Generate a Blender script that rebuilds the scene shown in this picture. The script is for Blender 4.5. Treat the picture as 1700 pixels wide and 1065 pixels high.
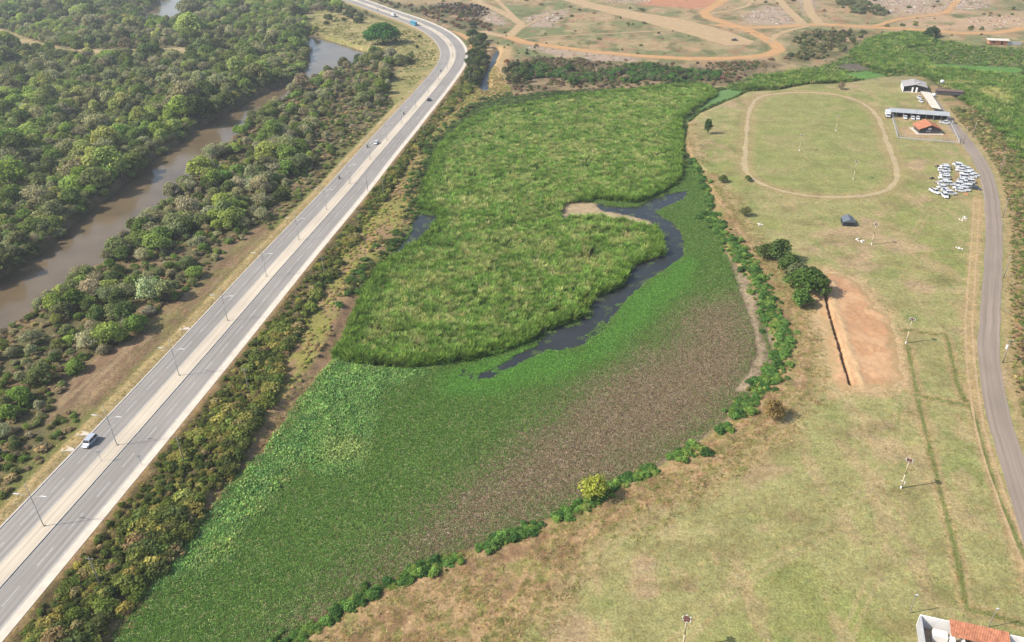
import bpy, bmesh, math, random
import numpy as np
from mathutils import Vector, Matrix

for _o in list(bpy.data.objects):
    bpy.data.objects.remove(_o)
scene = bpy.context.scene
COL = scene.collection
R = math.radians

# ------------------------------------------------------------------ camera
cam_data = bpy.data.cameras.new('camera')
cam = bpy.data.objects.new('camera', cam_data)
COL.objects.link(cam)
cam_data.sensor_width = 36.0
cam_data.lens = 27.106
cam_data.clip_start = 1.0
cam_data.clip_end = 30000.0
_fw = Vector((0, math.cos(R(30.5)), -math.sin(R(30.5))))
_rt0 = Vector((1, 0, 0)); _up0 = _rt0.cross(_fw)
_ro = R(-1.5)
_rt = _rt0 * math.cos(_ro) + _up0 * math.sin(_ro)
_up = _up0 * math.cos(_ro) - _rt0 * math.sin(_ro)
cam.matrix_world = Matrix(((_rt.x, _up.x, -_fw.x, 0), (_rt.y, _up.y, -_fw.y, 0),
                           (_rt.z, _up.z, -_fw.z, 120.0), (0, 0, 0, 1)))
scene.camera = cam

# ------------------------------------------------------------------ sky, sun, exposure
SUN_EL, SUN_AZ = 41.0, 260.0          # degrees; azimuth clockwise from +Y
world = bpy.data.worlds.new('World')
scene.world = world
world.use_nodes = True
wn = world.node_tree
sky = wn.nodes.new('ShaderNodeTexSky')
sky.sky_type = 'NISHITA'
sky.sun_disc = False
sky.sun_elevation = R(SUN_EL)
sky.sun_rotation = R(SUN_AZ)
sky.dust_density = 2.0
wn.nodes['Background'].inputs['Strength'].default_value = 0.13
wn.links.new(sky.outputs[0], wn.nodes['Background'].inputs[0])
sun_data = bpy.data.lights.new('sun', 'SUN')
sun = bpy.data.objects.new('sun', sun_data)
COL.objects.link(sun)
sun_data.energy = 4.0
sun_data.angle = R(0.53)
sun_data.color = (1.0, 0.95, 0.875)
_sd = Vector((math.sin(R(SUN_AZ)) * math.cos(R(SUN_EL)), math.cos(R(SUN_AZ)) * math.cos(R(SUN_EL)), math.sin(R(SUN_EL))))
sun.rotation_euler = _sd.to_track_quat('Z', 'Y').to_euler()
sun.location = (-300, 0, 300)
vs = scene.view_settings
vs.view_transform = 'Standard'
vs.look = 'None'
vs.exposure = 0.95
vs.gamma = 1.0
vs.use_curve_mapping = False
scene.render.engine = 'CYCLES'
scene.cycles.max_bounces = 5
scene.cycles.diffuse_bounces = 2
scene.cycles.transparent_max_bounces = 4

# ------------------------------------------------------------------ site survey, metres (x east, y ahead)
S = {
'road_l': [(-112.2,110.7), (-111,117.2), (-110.6,120.9), (-107.7,137.4), (-106.1,147.3), (-102.8,170.6), (-101.8,176.7), (-97.4,205.2), (-96.7,211.6), (-92.4,241.8), (-91.5,247.7), (-79.2,324.6), (-75.5,359.2), (-67.3,416.7), (-57.7,478.6), (-52.8,516.9), (-49.8,541.4), (-46.3,565.7), (-47.5,599.5), (-50.5,622.2), (-58.8,661.3), (-69.9,696.2), (-87.6,735.1), (-106.2,769.9), (-128.9,811.5), (-163,875.2), (-199.6,932)],
'road_r': [(-97.7,86.6), (-96.2,95.3), (-92.3,118.2), (-91.5,124.3), (-89.6,135.7), (-88.2,145.3), (-83.9,172.6), (-80.7,194.9), (-79.7,200.7), (-74,240.7), (-70.4,264.5), (-60.9,324.8), (-56.6,356), (-54.4,372.1), (-49.4,400.1), (-45.6,434), (-39.9,473.9), (-36.4,498.5), (-30.9,545.2), (-28.5,579.9), (-29.7,611.8), (-33.5,639.4), (-41.6,673.8), (-53.7,708.2), (-75,754.5), (-109.5,813.9), (-146.8,886.5), (-181.2,942.9)],
'lamps': [(-101.5,119.9), (-96.9,148.3), (-92.5,177.9), (-88.2,207.4), (-83.7,236.5), (-79.1,266.4), (-74.9,296.6), (-69.9,327.4), (-65.5,357.8), (-61.2,388.4), (-56.4,419.6), (-51.8,451.5), (-47.1,484.5), (-42.5,517), (-39,548.6), (-41.1,626), (-47.7,662.8), (-56.7,685.4), (-69.9,718.8), (-86.9,758), (-105.7,794.8), (-124.6,826.7), (-143.7,864.1)],
'river': [(-189.1,208.3), (-183,248.3), (-178,270.6), (-180,302.4), (-178.2,324.7), (-177.8,362.6), (-175.3,412.5), (-171.1,450.4), (-160.2,494), (-150,532.3), (-145.6,565.4), (-148.6,605.5), (-162.7,664.6), (-175.2,705.6), (-174.1,722.4), (-159.5,698), (-136.1,668.6), (-109.1,631.4), (-103.2,604.2), (-113.4,565.5), (-123.7,551.9), (-135.9,512.9), (-142.8,456.6), (-146.1,410), (-147.2,353.4), (-148.2,324.8), (-150.9,294.8), (-148.3,268.2), (-151.8,244.6), (-154.2,227.7), (-158.8,208.3), (-161.9,167.1)],
'river_far': [(-360.5,813.1), (-338.7,802.9), (-318.9,810.2), (-335,884.2), (-375.4,1065), (-424.9,1074.6), (-382.5,917.3)],
'meadow_far': [(-516.5,784.9), (-473.1,769), (-411.2,705.1), (-357.9,659.7), (-315.2,651.8), (-280.3,649.7), (-235.3,660.9), (-224,664.4), (-217.5,634.7), (-248.1,613.9), (-280.2,613.5), (-313.3,615.4), (-346.2,625.9), (-387,668.3), (-436.2,703.1), (-473.8,713.6)],
'cleared': [(-98.9,284.4), (-102.3,269.7), (-106,242.7), (-109.3,225.3), (-113.3,212.4), (-115,198.1), (-120.4,190), (-123.5,176.5), (-121.2,166.7), (-112.7,160.6), (-109.1,170.2), (-106.8,188.7), (-102.4,216.8), (-97.1,251.7), (-92.2,277)],
'meadow': [(-196.6,796.8), (-179.8,846.1), (-145,802.9), (-108.8,749.8), (-70.2,688), (-55.1,634.8), (-49.1,589.4), (-51,556), (-55.8,524.4), (-59.9,485.3), (-66,457.8), (-72.2,479.2), (-74.1,526.4), (-73.7,558.6), (-65.2,581.1), (-85.1,600.2), (-101.4,619.9), (-114.9,617.1), (-135.3,652.6), (-161.3,709.3)],
'band_edge': [(-77.4,90.2), (-76.6,96.2), (-74.5,107.6), (-72.6,113.8), (-69.9,124.7), (-70.6,132.9), (-66.9,135.5), (-65.8,145.3), (-65.9,159), (-65.4,167.3), (-65.7,184.7), (-65,210), (-62,234.8), (-58.2,276.6), (-53,310.4), (-48.3,350.8), (-42.7,392.3), (-33.1,442.7), (-20.7,489.9), (-16.1,538.6), (-17.7,619.8)],
'weed_edge': [(-76.2,93.1), (-74.8,100.4), (-73.5,107.6), (-71.6,115.4), (-68.7,125.8), (-65.5,137.4), (-61.3,148), (-58.8,162.5), (-54.3,179), (-52.6,186.3), (-51.8,198.1), (-50.9,220.4), (-49.4,239.8), (-45.3,254), (-40.7,267.9), (-38.1,293), (-39,331.5), (-36.6,380.7), (-26.9,420.1), (-14.5,460.1), (3.6,475)],
'lake': [(-75.5,88.9), (-76.4,93.3), (-75,100.6), (-73.7,107.9), (-71.8,115.7), (-68.9,126.1), (-65.7,137.7), (-61.4,148.4), (-59,162.9), (-54.4,179.4), (-52.7,186.7), (-51.9,198.6), (-51,221), (-49.5,240.4), (-45.4,254.6), (-40.8,268.5), (-38.2,293.7), (-39.1,332.3), (-36.7,381.7), (-27,421.2), (-14.5,461.3), (3.6,476.2), (33.7,484.8), (78.8,486.1), (119.8,501.9), (130,480.7), (148.1,478.8), (140,465.1), (123.8,447.6), (107.4,428.9), (96.1,409.9), (86.3,374.2), (84.5,351.5), (86.9,330.6), (83.1,295.1), (79.7,270.9), (77.3,249.7), (79.3,233), (79.3,214), (76.8,197.3), (74.1,182.6), (68.5,172.3), (59.5,160.4), (54,154.3), (44.4,145.3), (31.3,136.4), (19.2,128.9), (9.4,122.7), (-1.2,117.5), (-14.8,111.4), (-26.3,104.8), (-34.7,99.1), (-43.4,92.3), (-46.7,88.1)],
'reeds': [(-51.6,187.9), (-46.8,184.6), (-36.1,181.6), (-25.9,181.7), (-15.8,183.7), (-3.7,187.9), (5.2,193.7), (8.1,198.7), (14.7,202.3), (22,207.8), (27.1,218.8), (36.9,227), (41.8,240.2), (54.6,249.6), (56.3,261.3), (56.2,273.6), (48.5,281.1), (37.7,290.5), (32.5,299.9), (35.5,305.1), (52.4,299.2), (59.7,305.4), (71.8,318.1), (77.1,331.4), (86.9,374.2), (94.6,415.8), (105.7,436.5), (126.9,467.9), (124.5,488.9), (97.8,487.1), (77.9,480.2), (58.9,476.3), (32.5,467.6), (10.3,450.9), (-3.8,449.6), (-17.3,432.1), (-29.1,399.3), (-34.7,374.8), (-36.9,332.1), (-37.5,300.1), (-28.7,291.2), (-29.9,275.1), (-35.2,262.8), (-42.9,251.9), (-47.2,238.9), (-49.1,218.9), (-50.1,198.5)],
'tan_patch': [(22.5,299.3), (32.7,301.9), (40.9,296.7), (51.9,287.6), (57.2,277), (54,271.4), (46,280.1), (37,284.3), (25.1,285.1), (20,280.6)],
'pool': [(76.6,311.2), (67.8,308.3), (60.6,303.3), (53,295.2), (43.2,295.2), (36.2,299.6), (38,293), (47.1,288), (55.6,281.3), (58,272.3), (57.6,261.3), (55,249.1), (44.9,242.8), (41.9,239.2), (37.7,227), (27.5,218.4), (22.5,207.4), (15,201.9), (8.6,198.7), (6.7,195), (8.2,189.9), (13.7,188), (20.1,191), (27.2,199.1), (34.8,214.4), (44.8,229.2), (55,240.3), (62.2,249.6), (64.7,266.3), (63.3,277.8), (58.2,289.1), (65.6,296.3), (73.3,303.8)],
'pool_thin': [(8.1,190.9), (3.3,188.2), (-1.1,184), (-6.8,178.4), (-10.4,176.8), (-13.9,179.7), (-14.6,177), (-11.2,174.8), (-6.7,175.2), (-1.2,180), (4,184), (9,187.9)],
'pool_side': [(-38.1,293.1), (-28.9,291.2), (-30.3,275.1), (-34.8,263.3), (-41.4,257.9), (-40.9,263.1), (-37.8,275)],
'canal': [(-5.7,617.8), (-9.2,588), (-12.8,560.7), (-15.5,528.5), (-16.5,500.9), (-13.3,492.9), (-11.5,498.8), (-12.6,521.5), (-10.9,549.3), (-8.2,575.7), (-4.7,608.7)],
'canal_mouth': [(-12.9,492.7), (-3.8,482.8), (11.1,481.2), (10.2,475.5), (-3.8,477), (-15.1,486.9)],
'lime_pond': [(131.1,477.6), (139.9,482.6), (147.4,478.9), (141.5,467.8), (129.2,455.1), (117.8,444.3), (103.6,426.8), (96.7,409.9), (92.3,399.3), (99.1,421.2), (111.8,441)],
'brown': [(80.5,226.3), (64.7,218.8), (53.8,213.4), (42.7,193.9), (24.6,175.8), (12.2,165.1), (3.9,155.2), (-8,141.8), (-18.5,128), (-27.7,115.9), (-36.1,106.6), (-41.7,99.6), (-45.8,93), (-40.7,90.4), (-30.1,99.2), (-7.4,111.9), (13.2,121.3), (33.6,133.9), (56.7,153), (75.6,179.4)],
'bright_band': [(-50.4,185.4), (-36,181), (-22.4,180.4), (-27.1,176.7), (-35,172.7), (-36.4,159.4), (-35.4,147.4), (-36.3,138.7), (-44.4,136.9), (-51.5,143.5), (-54.3,137.3), (-56.5,129.4), (-59.8,122.2), (-64.8,113.9), (-68.8,107.7), (-72,103.4), (-74.3,106.4), (-70.5,115.7), (-66.8,127.9), (-62.6,141.8), (-57.7,157.8), (-53.2,173.6)],
'yellow_patch': [(-46,148.9), (-41.2,151.1), (-36.4,147.4), (-36,141.8), (-40.8,140.5), (-44.8,142.8)],
'bright2': [(-18.7,176.3), (1.5,186), (8.5,188.9), (18.9,186.8), (29.1,199.8), (39.2,218.1), (54.3,236.7), (63.5,245.6), (58.7,227.5), (43.3,208.2), (25.6,184.9), (13,176.3), (-5.3,168.6), (-18.3,169.2)],
'mudflat': [(78.8,249.6), (80.3,232.9), (78.5,214), (75,199.2), (73.3,185.8), (68.6,173.8), (62.5,165.6), (57.8,165.8), (64,174), (69,182.8), (72,197.6), (74.2,214.2), (75.8,235.4)],
'bank_out': [(97.5,411.3), (91.2,370.1), (88.7,339.2), (89.9,305), (90.1,273.2), (89.6,251.5), (89.4,223.5), (90.2,205.5), (87.8,189.7), (82.9,174.3), (77,161.9), (66.1,149.8), (56.2,141.1), (44.1,132.1), (28.6,121.3), (17.6,114.8), (10.8,108.6), (4.3,98.5), (-1.5,88.3)],
'shrub_line_a': [(81.1,286.6), (79.4,270), (80.5,257.9), (82.1,246.1), (83,232), (81.3,217.1), (79.9,201.9), (78.3,188.1), (72.8,175.9), (67,167.6), (61.2,161.1), (55.8,154.5)],
'shrub_line_h': [(86.5,347.6), (85.8,329.6), (84.5,308.9), (82.1,290.9)],
'shrub_line_b': [(52.8,150.7), (50.4,148.9)],
'shrub_line_c': [(44.2,143.2), (40.6,141.2), (37.4,139.5)],
'shrub_line_d': [(32.6,135.9), (27.3,133.7), (21.4,130.3), (15.4,124.8), (12,122.8), (9.3,121.4)],
'shrub_line_e': [(4.3,118.4), (0.7,116.9), (-3.7,114.7), (-7.4,112.8)],
'shrub_line_f': [(-12.9,110.6), (-15.2,109), (-18.8,108), (-21.6,105.8), (-25,104.1)],
'shrub_line_g': [(-27.1,102.8), (-29.5,101.7), (-32.5,99.9), (-34.9,97.4), (-37.3,95.1), (-39.7,93.2), (-42.1,91.6), (-44.8,89.6)],
'oval': [(150,457.9), (165.3,463.4), (177.9,463.5), (189.5,460.9), (197.3,453.1), (201.6,441.9), (202.1,426.5), (198.6,407.7), (192,386.3), (184,362.2), (177.4,340.5), (172.2,324.6), (166,312.3), (157.8,302.9), (147.5,297.5), (137.4,296.8), (127.7,297.5), (119.1,301.5), (111.4,309.1), (107.1,316.6), (106.2,327.4), (108.8,341.7), (116.5,367.9), (125.6,397.6), (134.3,425.6), (141.5,443.9)],
'lane': [(247.5,457.7), (243.3,440.3), (237.2,419.4), (231.3,399), (228.1,384.2), (222.5,362.7), (215.8,340), (207.8,318.1), (196.7,294), (182.8,267.1), (171.4,246.4), (160.9,228.1), (151.4,211.8), (143,197.2), (133.7,181), (126.5,166.5), (120.9,153.6), (116,140.9), (111.7,128.6), (107.1,115.9), (102.8,104), (97.7,90.3)],
'wheel_track': [(189.3,291.2), (167.4,251.8), (149.6,220.1), (135,194.1), (124.3,172.3), (114.8,151.4), (108.9,135.8), (104.8,122.2), (100.8,108.7), (97.9,96.9)],
'excav': [(102.2,230.6), (107.7,231.2), (112,225.7), (113.7,215.1), (112.3,206.2), (114.1,200.9), (112.2,192.5), (108.7,180.6), (105.4,173.2), (103.8,167.5), (99.2,164.4), (92.4,163.1), (86.2,163.4), (84.9,168.4), (88.2,180), (92.7,196.3), (94.6,209), (96.7,218.9)],
'trench': [(102.2,222.8), (100.2,214.6), (97.7,205.1), (95.4,194.4), (93.2,184.5), (91.1,175.4), (89.1,166)],
'plot_a': [(112.2,183.6), (105.7,164.7), (101.3,152), (97,138.4), (93.2,126.4), (89.8,115.6), (86.8,106), (83.8,98.1), (82.6,94.4), (85.9,93.5), (89.3,91.8), (92.9,90.4)],
'plot_b': [(115,192.4), (121.3,190.7), (125.8,189.1), (124.4,184.6), (116.5,164.2), (114.6,155.1)],
'plot_c': [(103.8,160.7), (108.8,158.2), (115.3,155.3), (111.6,144.4), (107.8,133.7), (104.1,122.2), (101.1,110.3), (99.3,101.1)],
'worn_a': [(74,155.6), (56.2,141.1), (39.2,128.4), (22.8,116.3), (11.6,104), (5.9,88.1)],
'worn_b': [(86.5,164.2), (83.3,141.1), (78.3,119.5), (68.5,102.2), (57.1,87.8)],
'worn_c': [(96.4,267.1), (106.2,255.6), (113.5,240.1), (117.2,209.8), (116.6,188.3)],
'worn_d': [(102.6,164.8), (87.1,136.6), (65,114.8), (44.3,103), (27.4,88.7)],
'worn_e': [(194.5,311.6), (164.1,280.2), (138,243.5), (126.5,201.7), (123.9,175.3)],
'dirt_orange_a': [(-28.4,593.2), (-24.5,628.4), (-28.1,653.2), (-37.2,680.6), (-49.6,701.8)],
'dirt_orange': [(0.2,670), (15.3,637.5), (38,617.9), (67.8,593.9), (100.6,575.1), (128.6,563.5), (153.5,560.5), (175.7,563.8), (189.6,570.2), (201.3,585.6), (204.5,607.6), (203,636.7), (199.4,668.8), (189.4,704.8), (182.2,727.6), (184.6,757), (205.3,796.8), (236.5,856.2)],
'dirt_west': [(-19.1,689), (-6.3,670.9), (3.6,664.3), (10.7,696), (15.4,718.8), (7.3,754.7), (-3.8,794.5), (-24.2,847.7), (-36.7,906)],
'dirt_west_b': [(13.4,725.2), (6.5,778.6), (-0.8,823.9), (-11.7,901.5)],
'strip': [(50.7,881.2), (69.6,877.7), (97.6,815.1), (125.9,766.4), (157,725.1), (180.5,668.7), (192.1,618.6), (185.4,607.8), (167.4,605.5), (144.4,663.1), (115.1,731.6), (83.6,794.8)],
'dirt_east': [(180.9,691.2), (197,674.6), (232.2,675.1), (257.5,682.7), (281.8,673.4), (302.1,662.1), (337.7,643.5), (358.3,627.6), (380.1,624.6), (412.9,640.6), (493.9,691.3)],
'dirt_east_b': [(202.3,612.5), (215.4,640), (232,658.6), (253.2,674.8)],
'dirt_north': [(308.7,843), (285.5,768.5), (271.9,716.8), (265.7,678.7)],
'dirt_north_b': [(278.4,848.5), (261.9,751.3), (251.3,677.9)],
'dirt_thin': [(15.7,652.3), (45.5,661.1), (80.3,664.1), (110.6,667.9), (137.3,672.2)],
'dirt_thin_b': [(16,701), (38.3,763.3), (57.2,791.8), (73.1,807.7)],
'dirt_branch': [(187.7,746.3), (212.3,762.9), (232.4,784.7), (259.6,843.4)],
'dirt_ne': [(303.2,664.7), (336.3,694.5), (362.2,705.8), (389,717.5), (435.5,787.7), (456,816.2)],
'red_soil': [(154.7,871.1), (221.5,858.9), (209.2,796.1), (179.3,779), (159.8,796.9), (138.2,808.2)],
'sand_east': [(343.7,699.4), (394.7,739.9), (419.8,725.6), (455.5,713.3), (442.3,641.6), (384,631.6), (349.1,647.1), (328.8,666.5)],
'rubble_a': [(362.6,833.2), (477.7,812.2), (439.9,742.8), (387,724.3), (341.7,718.6), (334.7,753.3)],
'rubble_b': [(21.8,755.8), (39.2,780.4), (60.1,791.3), (58.5,770.3), (44.2,720.6), (45.5,699.6), (22.4,705.9)],
'rubble_c': [(216,735.2), (248.8,782), (263,772.3), (247.2,690.1), (230,684), (207.9,696)],
'rubble_d': [(105,880.2), (154.7,871.1), (145.4,822.5), (105.3,829.5)],
'rubble_e': [(-21.3,797.4), (-6.7,787.8), (1.6,736.3), (-1.1,715.2), (-17.4,739.2)],
'rubble_f': [(15.2,632.7), (71.8,589.1), (95.4,569.6), (93.6,557.9), (52.1,566.9), (19.3,613.5)],
'rubble_g': [(399.4,696.9), (440.6,696.6), (423.2,658.1), (384.9,642), (374.9,659.7)],
'rubble_h': [(304.1,843.9), (315.7,841.7), (288.5,760.9), (273.2,736), (281.4,776.5)],
'burnt': [(-75.3,852.4), (-22.3,843.4), (-12.5,788.7), (-20.5,755.8), (-56.3,795.8)],
'swamp_east': [(130,480.7), (161.7,513.8), (197.7,527), (224.2,544.1), (246.3,569), (274,614), (307.1,639.1), (330.7,638.3), (331.6,611), (346,586.2), (374.2,573.8), (401.8,549.6), (233,291.1), (231.3,312.1), (235.6,341.9), (249.9,385.2), (259.7,430.3), (264.3,466.5), (267.9,496.9), (254.8,501.7), (238.7,500.2), (210.7,487.3), (187.9,486.7), (165.6,475.5), (146.5,473)],
'thick_a': [(275.9,618.5), (307.1,639.1), (330.7,638.3), (328.6,616.2), (312.7,590.5), (292.1,584.4), (274.6,595.5), (272.2,604.9)],
'thick_b': [(252.6,585.1), (278.2,604.1), (288.4,576.3), (292.1,547.4), (280.3,522.8), (265,507.2), (247.9,512.6), (239.7,531.1), (244.6,559.1)],
'thick_c': [(163.2,505.3), (196,521.9), (220.2,512.3), (219.7,491), (186.9,483.7), (161.6,474.4), (143.7,476.3)],
'thick_d': [(285.5,529.4), (297.8,510.3), (323.7,487.5), (340.5,455.7), (233,291.1), (231.3,312.1), (235.6,341.9), (249.9,385.2), (259.7,430.3), (264.3,466.5), (266.5,502)],
'gap_tan': [(243.2,540), (240,522.1), (230.4,518), (220.9,529.7), (230.7,539.6)],
'gap_lime': [(218.4,512.5), (238,517.1), (244.4,504.5), (228.8,494.8), (216.6,502.7)],
'gap_e': [(286.1,534.9), (306.4,526.9), (340.2,515.8), (327.2,500.2), (299.5,513.5), (282.5,519)],
'shrub_north': [(2.6,557.2), (17.5,561.2), (48.5,526.4), (65.2,531.5), (91.9,546.7), (124.6,524.7), (143.2,519.1), (134.6,500), (99,494.4), (80.3,496.4), (66.3,507.6), (46.2,500.1), (31.9,518), (4.1,509.5)],
'north_strip': [(1.4,573), (26.6,574), (68.1,557.1), (129.1,546), (180.5,551.3), (194.3,542), (160.6,510.3), (130.9,484.7), (97.3,485.3), (59.3,480.2), (21.9,472.5), (3.7,478.7)],
'scrub_dark': [(18.2,581.1), (65.2,569.3), (62.7,546.4), (25.5,550.7)],
'scrub_ne': [(335.8,838.1), (349.1,802.9), (344.7,737.9), (336.6,713), (310.5,720.3), (316.2,778)],
'scrub_e2': [(222.4,629), (250.7,655.9), (290.2,645), (264.4,604.2), (239.8,563.9), (205.6,538.8), (192.6,549.9), (217.9,587.8)],
'scrub_road': [(-157.1,918.7), (-82.6,829.9), (-34.1,829.5), (-9,707.5), (-13.9,680), (-34.8,696.9), (-55.4,735.5), (-92.7,809), (-139.5,888.8)],
'compound': [(208.2,414.9), (238.4,407.4), (220.5,362.9), (194.3,374.9)],
'p_big_tree': [(-97.6,647.6)],
'p_van': [(-104.5,148.6)],
'p_white_car': [(-66,382.2)],
'p_dark_car': [(-45.3,466.1)],
'p_bus': [(-81.6,727.2)],
'p_truck': [(-104.9,775.8)],
'p_moto_a': [(-76.1,333.5)],
'p_moto_b': [(-69.6,378.1)],
'p_moto_c': [(-57.4,435.9)],
'p_moto_d': [(-42.9,541.7)],
'p_moto_e': [(-120.2,825.1)],
'p_moto_f': [(-126.3,813)],
'p_spots': [(28.7,87.8), (84.8,126.7), (112.5,185.4), (130,251.2), (149.3,316.8), (167.9,386.4), (139.3,356.7)],
'p_util_left': [(-81.9,104.9), (-78.1,140.8), (-70.5,168.5), (-58,275.1), (-52.9,309.6), (-28.7,474.8), (-23.1,504.4), (-63.4,235.2), (-42.4,389.3)],
'p_util_right': [(133.9,174.2), (188.7,271.9), (161.8,223.3), (213.9,319.1), (228.4,369), (219.9,361.1), (255.5,503)],
'p_small_post': [(71.7,94), (84.4,90.6)],
'p_yellow_tree': [(16.9,126.2)],
'p_dark_trees': [(88.7,242.6), (92.7,240.4), (93,231.2), (94.8,226.6), (94.4,216.2), (90.2,208.1), (99.1,223)],
'p_lone_trees': [(92.5,280.2), (93,317.7), (102.6,387), (201.7,468.2), (64.6,153), (328.9,619.3), (104.2,318.3), (-26,663.1), (-18.3,646.9), (42.8,530.6), (12.1,516.9), (42.2,497.3)],
'p_tent': [(128.7,270.1)],
'p_debris': [(127.4,254.8), (173.4,271.8), (158.9,246.7), (95.7,271.1)],
'p_house': [(240.4,457)],
'p_carport': [(218.7,404.6)],
'p_kiosk': [(213.7,383.4)],
'p_shed': [(240.6,427.7)],
'p_truckbox': [(204,410.6)],
'p_signs': [(-90.1,141.4)],
'p_sign_b': [(-98.2,141.2)],
'p_chutes': [(-106.4,153.3), (-99.6,203.1), (-108.1,145.6)],
'p_shack': [(361.5,586.7)],
'p_walled': [(73.2,92.3)],
'p_tank': [(259.9,483.1)],
'carport_roof': [(206.6,414.6), (233.6,403.4), (230.3,397.4), (204.1,406.2)],
'house_eave': [(240.8,475.4), (234.1,456), (245,452), (251.6,470.4)],
'shed_roof': [(239.4,448.1), (244.4,446.2), (233.5,411.3), (229.5,414.1)],
'kiosk_eave': [(208.1,388.7), (204.6,376.5), (215.7,376.5), (219.7,386.6)],
'fence': [(208.1,413.8), (193.3,372.3), (218.7,361.9), (232.1,398.2)],
'walled_top': [(71.7,91.4), (87.2,86.1), (69.5,84.6)],
'walled_roof': [(76.2,89.9), (84.9,86.9)],
'parked': [(194.9,328.9), (193.3,326.4), (191.9,323.6), (190.4,320.2), (189.1,317.4), (187.3,314.4), (185.3,309.9), (185.9,307.2), (183.3,306.6), (181.2,303.8), (181.3,300.1), (181.2,296.8), (201.5,330.9), (201.8,328.9), (201.2,326), (199,323.4), (202.7,323.9), (198.8,318.7), (200.9,319.4), (196.9,314.9), (198.5,314.5), (201.6,316.7), (194.6,312.2), (195.3,309.2), (192.7,309.7), (190.1,306.1), (192.5,306.7), (187.2,302.6), (189.2,302.9), (190.3,302.9), (186.8,299.7), (188.1,299.6)],
'parked_v': [(176,299.2), (177.7,294.3)],
'bikes': [(192,329.5), (182.4,314.9), (182.3,310.2)],
'carport_cars': [(211.5,404.2), (214.8,402.7), (217.4,402.5)],
'fence_cars': [(227.1,393.8)],
'shed_cars': [(238.6,443.5), (236,435.8)],
}

# ------------------------------------------------------------------ small helpers
rng = np.random.default_rng(7)

def lin(r, g, b, k=1.0):
    f = lambda c: ((c / 255.0) / 12.92 if c / 255.0 <= 0.04045 else (((c / 255.0) + 0.055) / 1.055) ** 2.4) * k
    return (f(r), f(g), f(b))

AL = 0.47                     # picture tone -> surface albedo
def alb(r, g, b, k=1.0):
    return np.array(lin(r, g, b, AL * k))

def sm(a, lo, hi):
    t = np.clip((a - lo) / (hi - lo), 0, 1)
    return t * t * (3 - 2 * t)

def vnoise(X, Y, s, seed=0):
    x = np.asarray(X) / s + seed * 17.31; y = np.asarray(Y) / s - seed * 9.73
    xi = np.floor(x).astype(np.int64); yi = np.floor(y).astype(np.int64)
    fx = x - xi; fy = y - yi
    fx = fx * fx * (3 - 2 * fx); fy = fy * fy * (3 - 2 * fy)
    def h(i, j):
        n = (i * 374761393 + j * 668265263 + seed * 982451653) & 0x7fffffff
        n = ((n ^ (n >> 13)) * 1274126177) & 0x7fffffff
        return ((n ^ (n >> 16)) & 0xffff) / 65535.0
    return (h(xi, yi) * (1 - fx) + h(xi + 1, yi) * fx) * (1 - fy) + (h(xi, yi + 1) * (1 - fx) + h(xi + 1, yi + 1) * fx) * fy

def fbm(X, Y, s, seed=0):
    return 0.5 * vnoise(X, Y, s, seed) + 0.3 * vnoise(X, Y, s / 2.1, seed + 1) + 0.2 * vnoise(X, Y, s / 4.3, seed + 2)

FARD = 30.0
def sd(poly, X, Y):
    """signed distance, positive inside, clipped to -FARD outside the polygon's box"""
    P = np.asarray(poly if not isinstance(poly, str) else S[poly], float)
    X = np.asarray(X, float); Y = np.asarray(Y, float)
    out = np.full(X.shape, -FARD)
    lo = P.min(0) - FARD; hi = P.max(0) + FARD
    m = (X > lo[0]) & (X < hi[0]) & (Y > lo[1]) & (Y < hi[1])
    x = X[m]; y = Y[m]
    d2 = np.full(x.shape, 1e12); ins = np.zeros(x.shape, bool)
    n = len(P)
    for i in range(n):
        ax, ay = P[i]; bx, by = P[(i + 1) % n]
        ex, ey = bx - ax, by - ay
        L = ex * ex + ey * ey
        if L < 1e-9: continue
        t = np.clip(((x - ax) * ex + (y - ay) * ey) / L, 0, 1)
        d2 = np.minimum(d2, (x - ax - t * ex) ** 2 + (y - ay - t * ey) ** 2)
        if ey != 0:
            c = ((ay > y) != (by > y)) & (x < ex * (y - ay) / ey + ax)
            ins ^= c
    d = np.sqrt(d2)
    out[m] = np.where(ins, d, -np.minimum(d, FARD))
    return out

def dline(line, X, Y):
    """distance to a polyline and side (+1 right of travel)"""
    P = np.asarray(line if not isinstance(line, str) else S[line], float)
    X = np.asarray(X, float); Y = np.asarray(Y, float)
    d2 = np.full(X.shape, 1e12); side = np.ones(X.shape)
    for i in range(len(P) - 1):
        ax, ay = P[i]; ex, ey = P[i + 1] - P[i]
        L = ex * ex + ey * ey
        if L < 1e-9: continue
        t = np.clip(((X - ax) * ex + (Y - ay) * ey) / L, 0, 1)
        dx = X - ax - t * ex; dy = Y - ay - t * ey
        q = dx * dx + dy * dy
        b = q < d2
        d2 = np.where(b, q, d2)
        side = np.where(b, np.where(ex * dy - ey * dx < 0, 1.0, -1.0), side)
    return np.sqrt(d2), side

def resample(line, step, smooth=0):
    P = np.asarray(line, float)
    seg = np.hypot(*np.diff(P, axis=0).T); s = np.r_[0, np.cumsum(seg)]
    n = max(2, int(s[-1] / step) + 1)
    t = np.linspace(0, s[-1], n)
    Q = np.c_[np.interp(t, s, P[:, 0]), np.interp(t, s, P[:, 1])]
    for _ in range(smooth):
        Q[1:-1] = 0.25 * Q[:-2] + 0.5 * Q[1:-1] + 0.25 * Q[2:]
    return Q

def normals(Q):
    T = np.gradient(Q, axis=0); T /= np.maximum(np.hypot(T[:, 0], T[:, 1]), 1e-9)[:, None]
    return np.c_[T[:, 1], -T[:, 0]]          # to the right of travel

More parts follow.
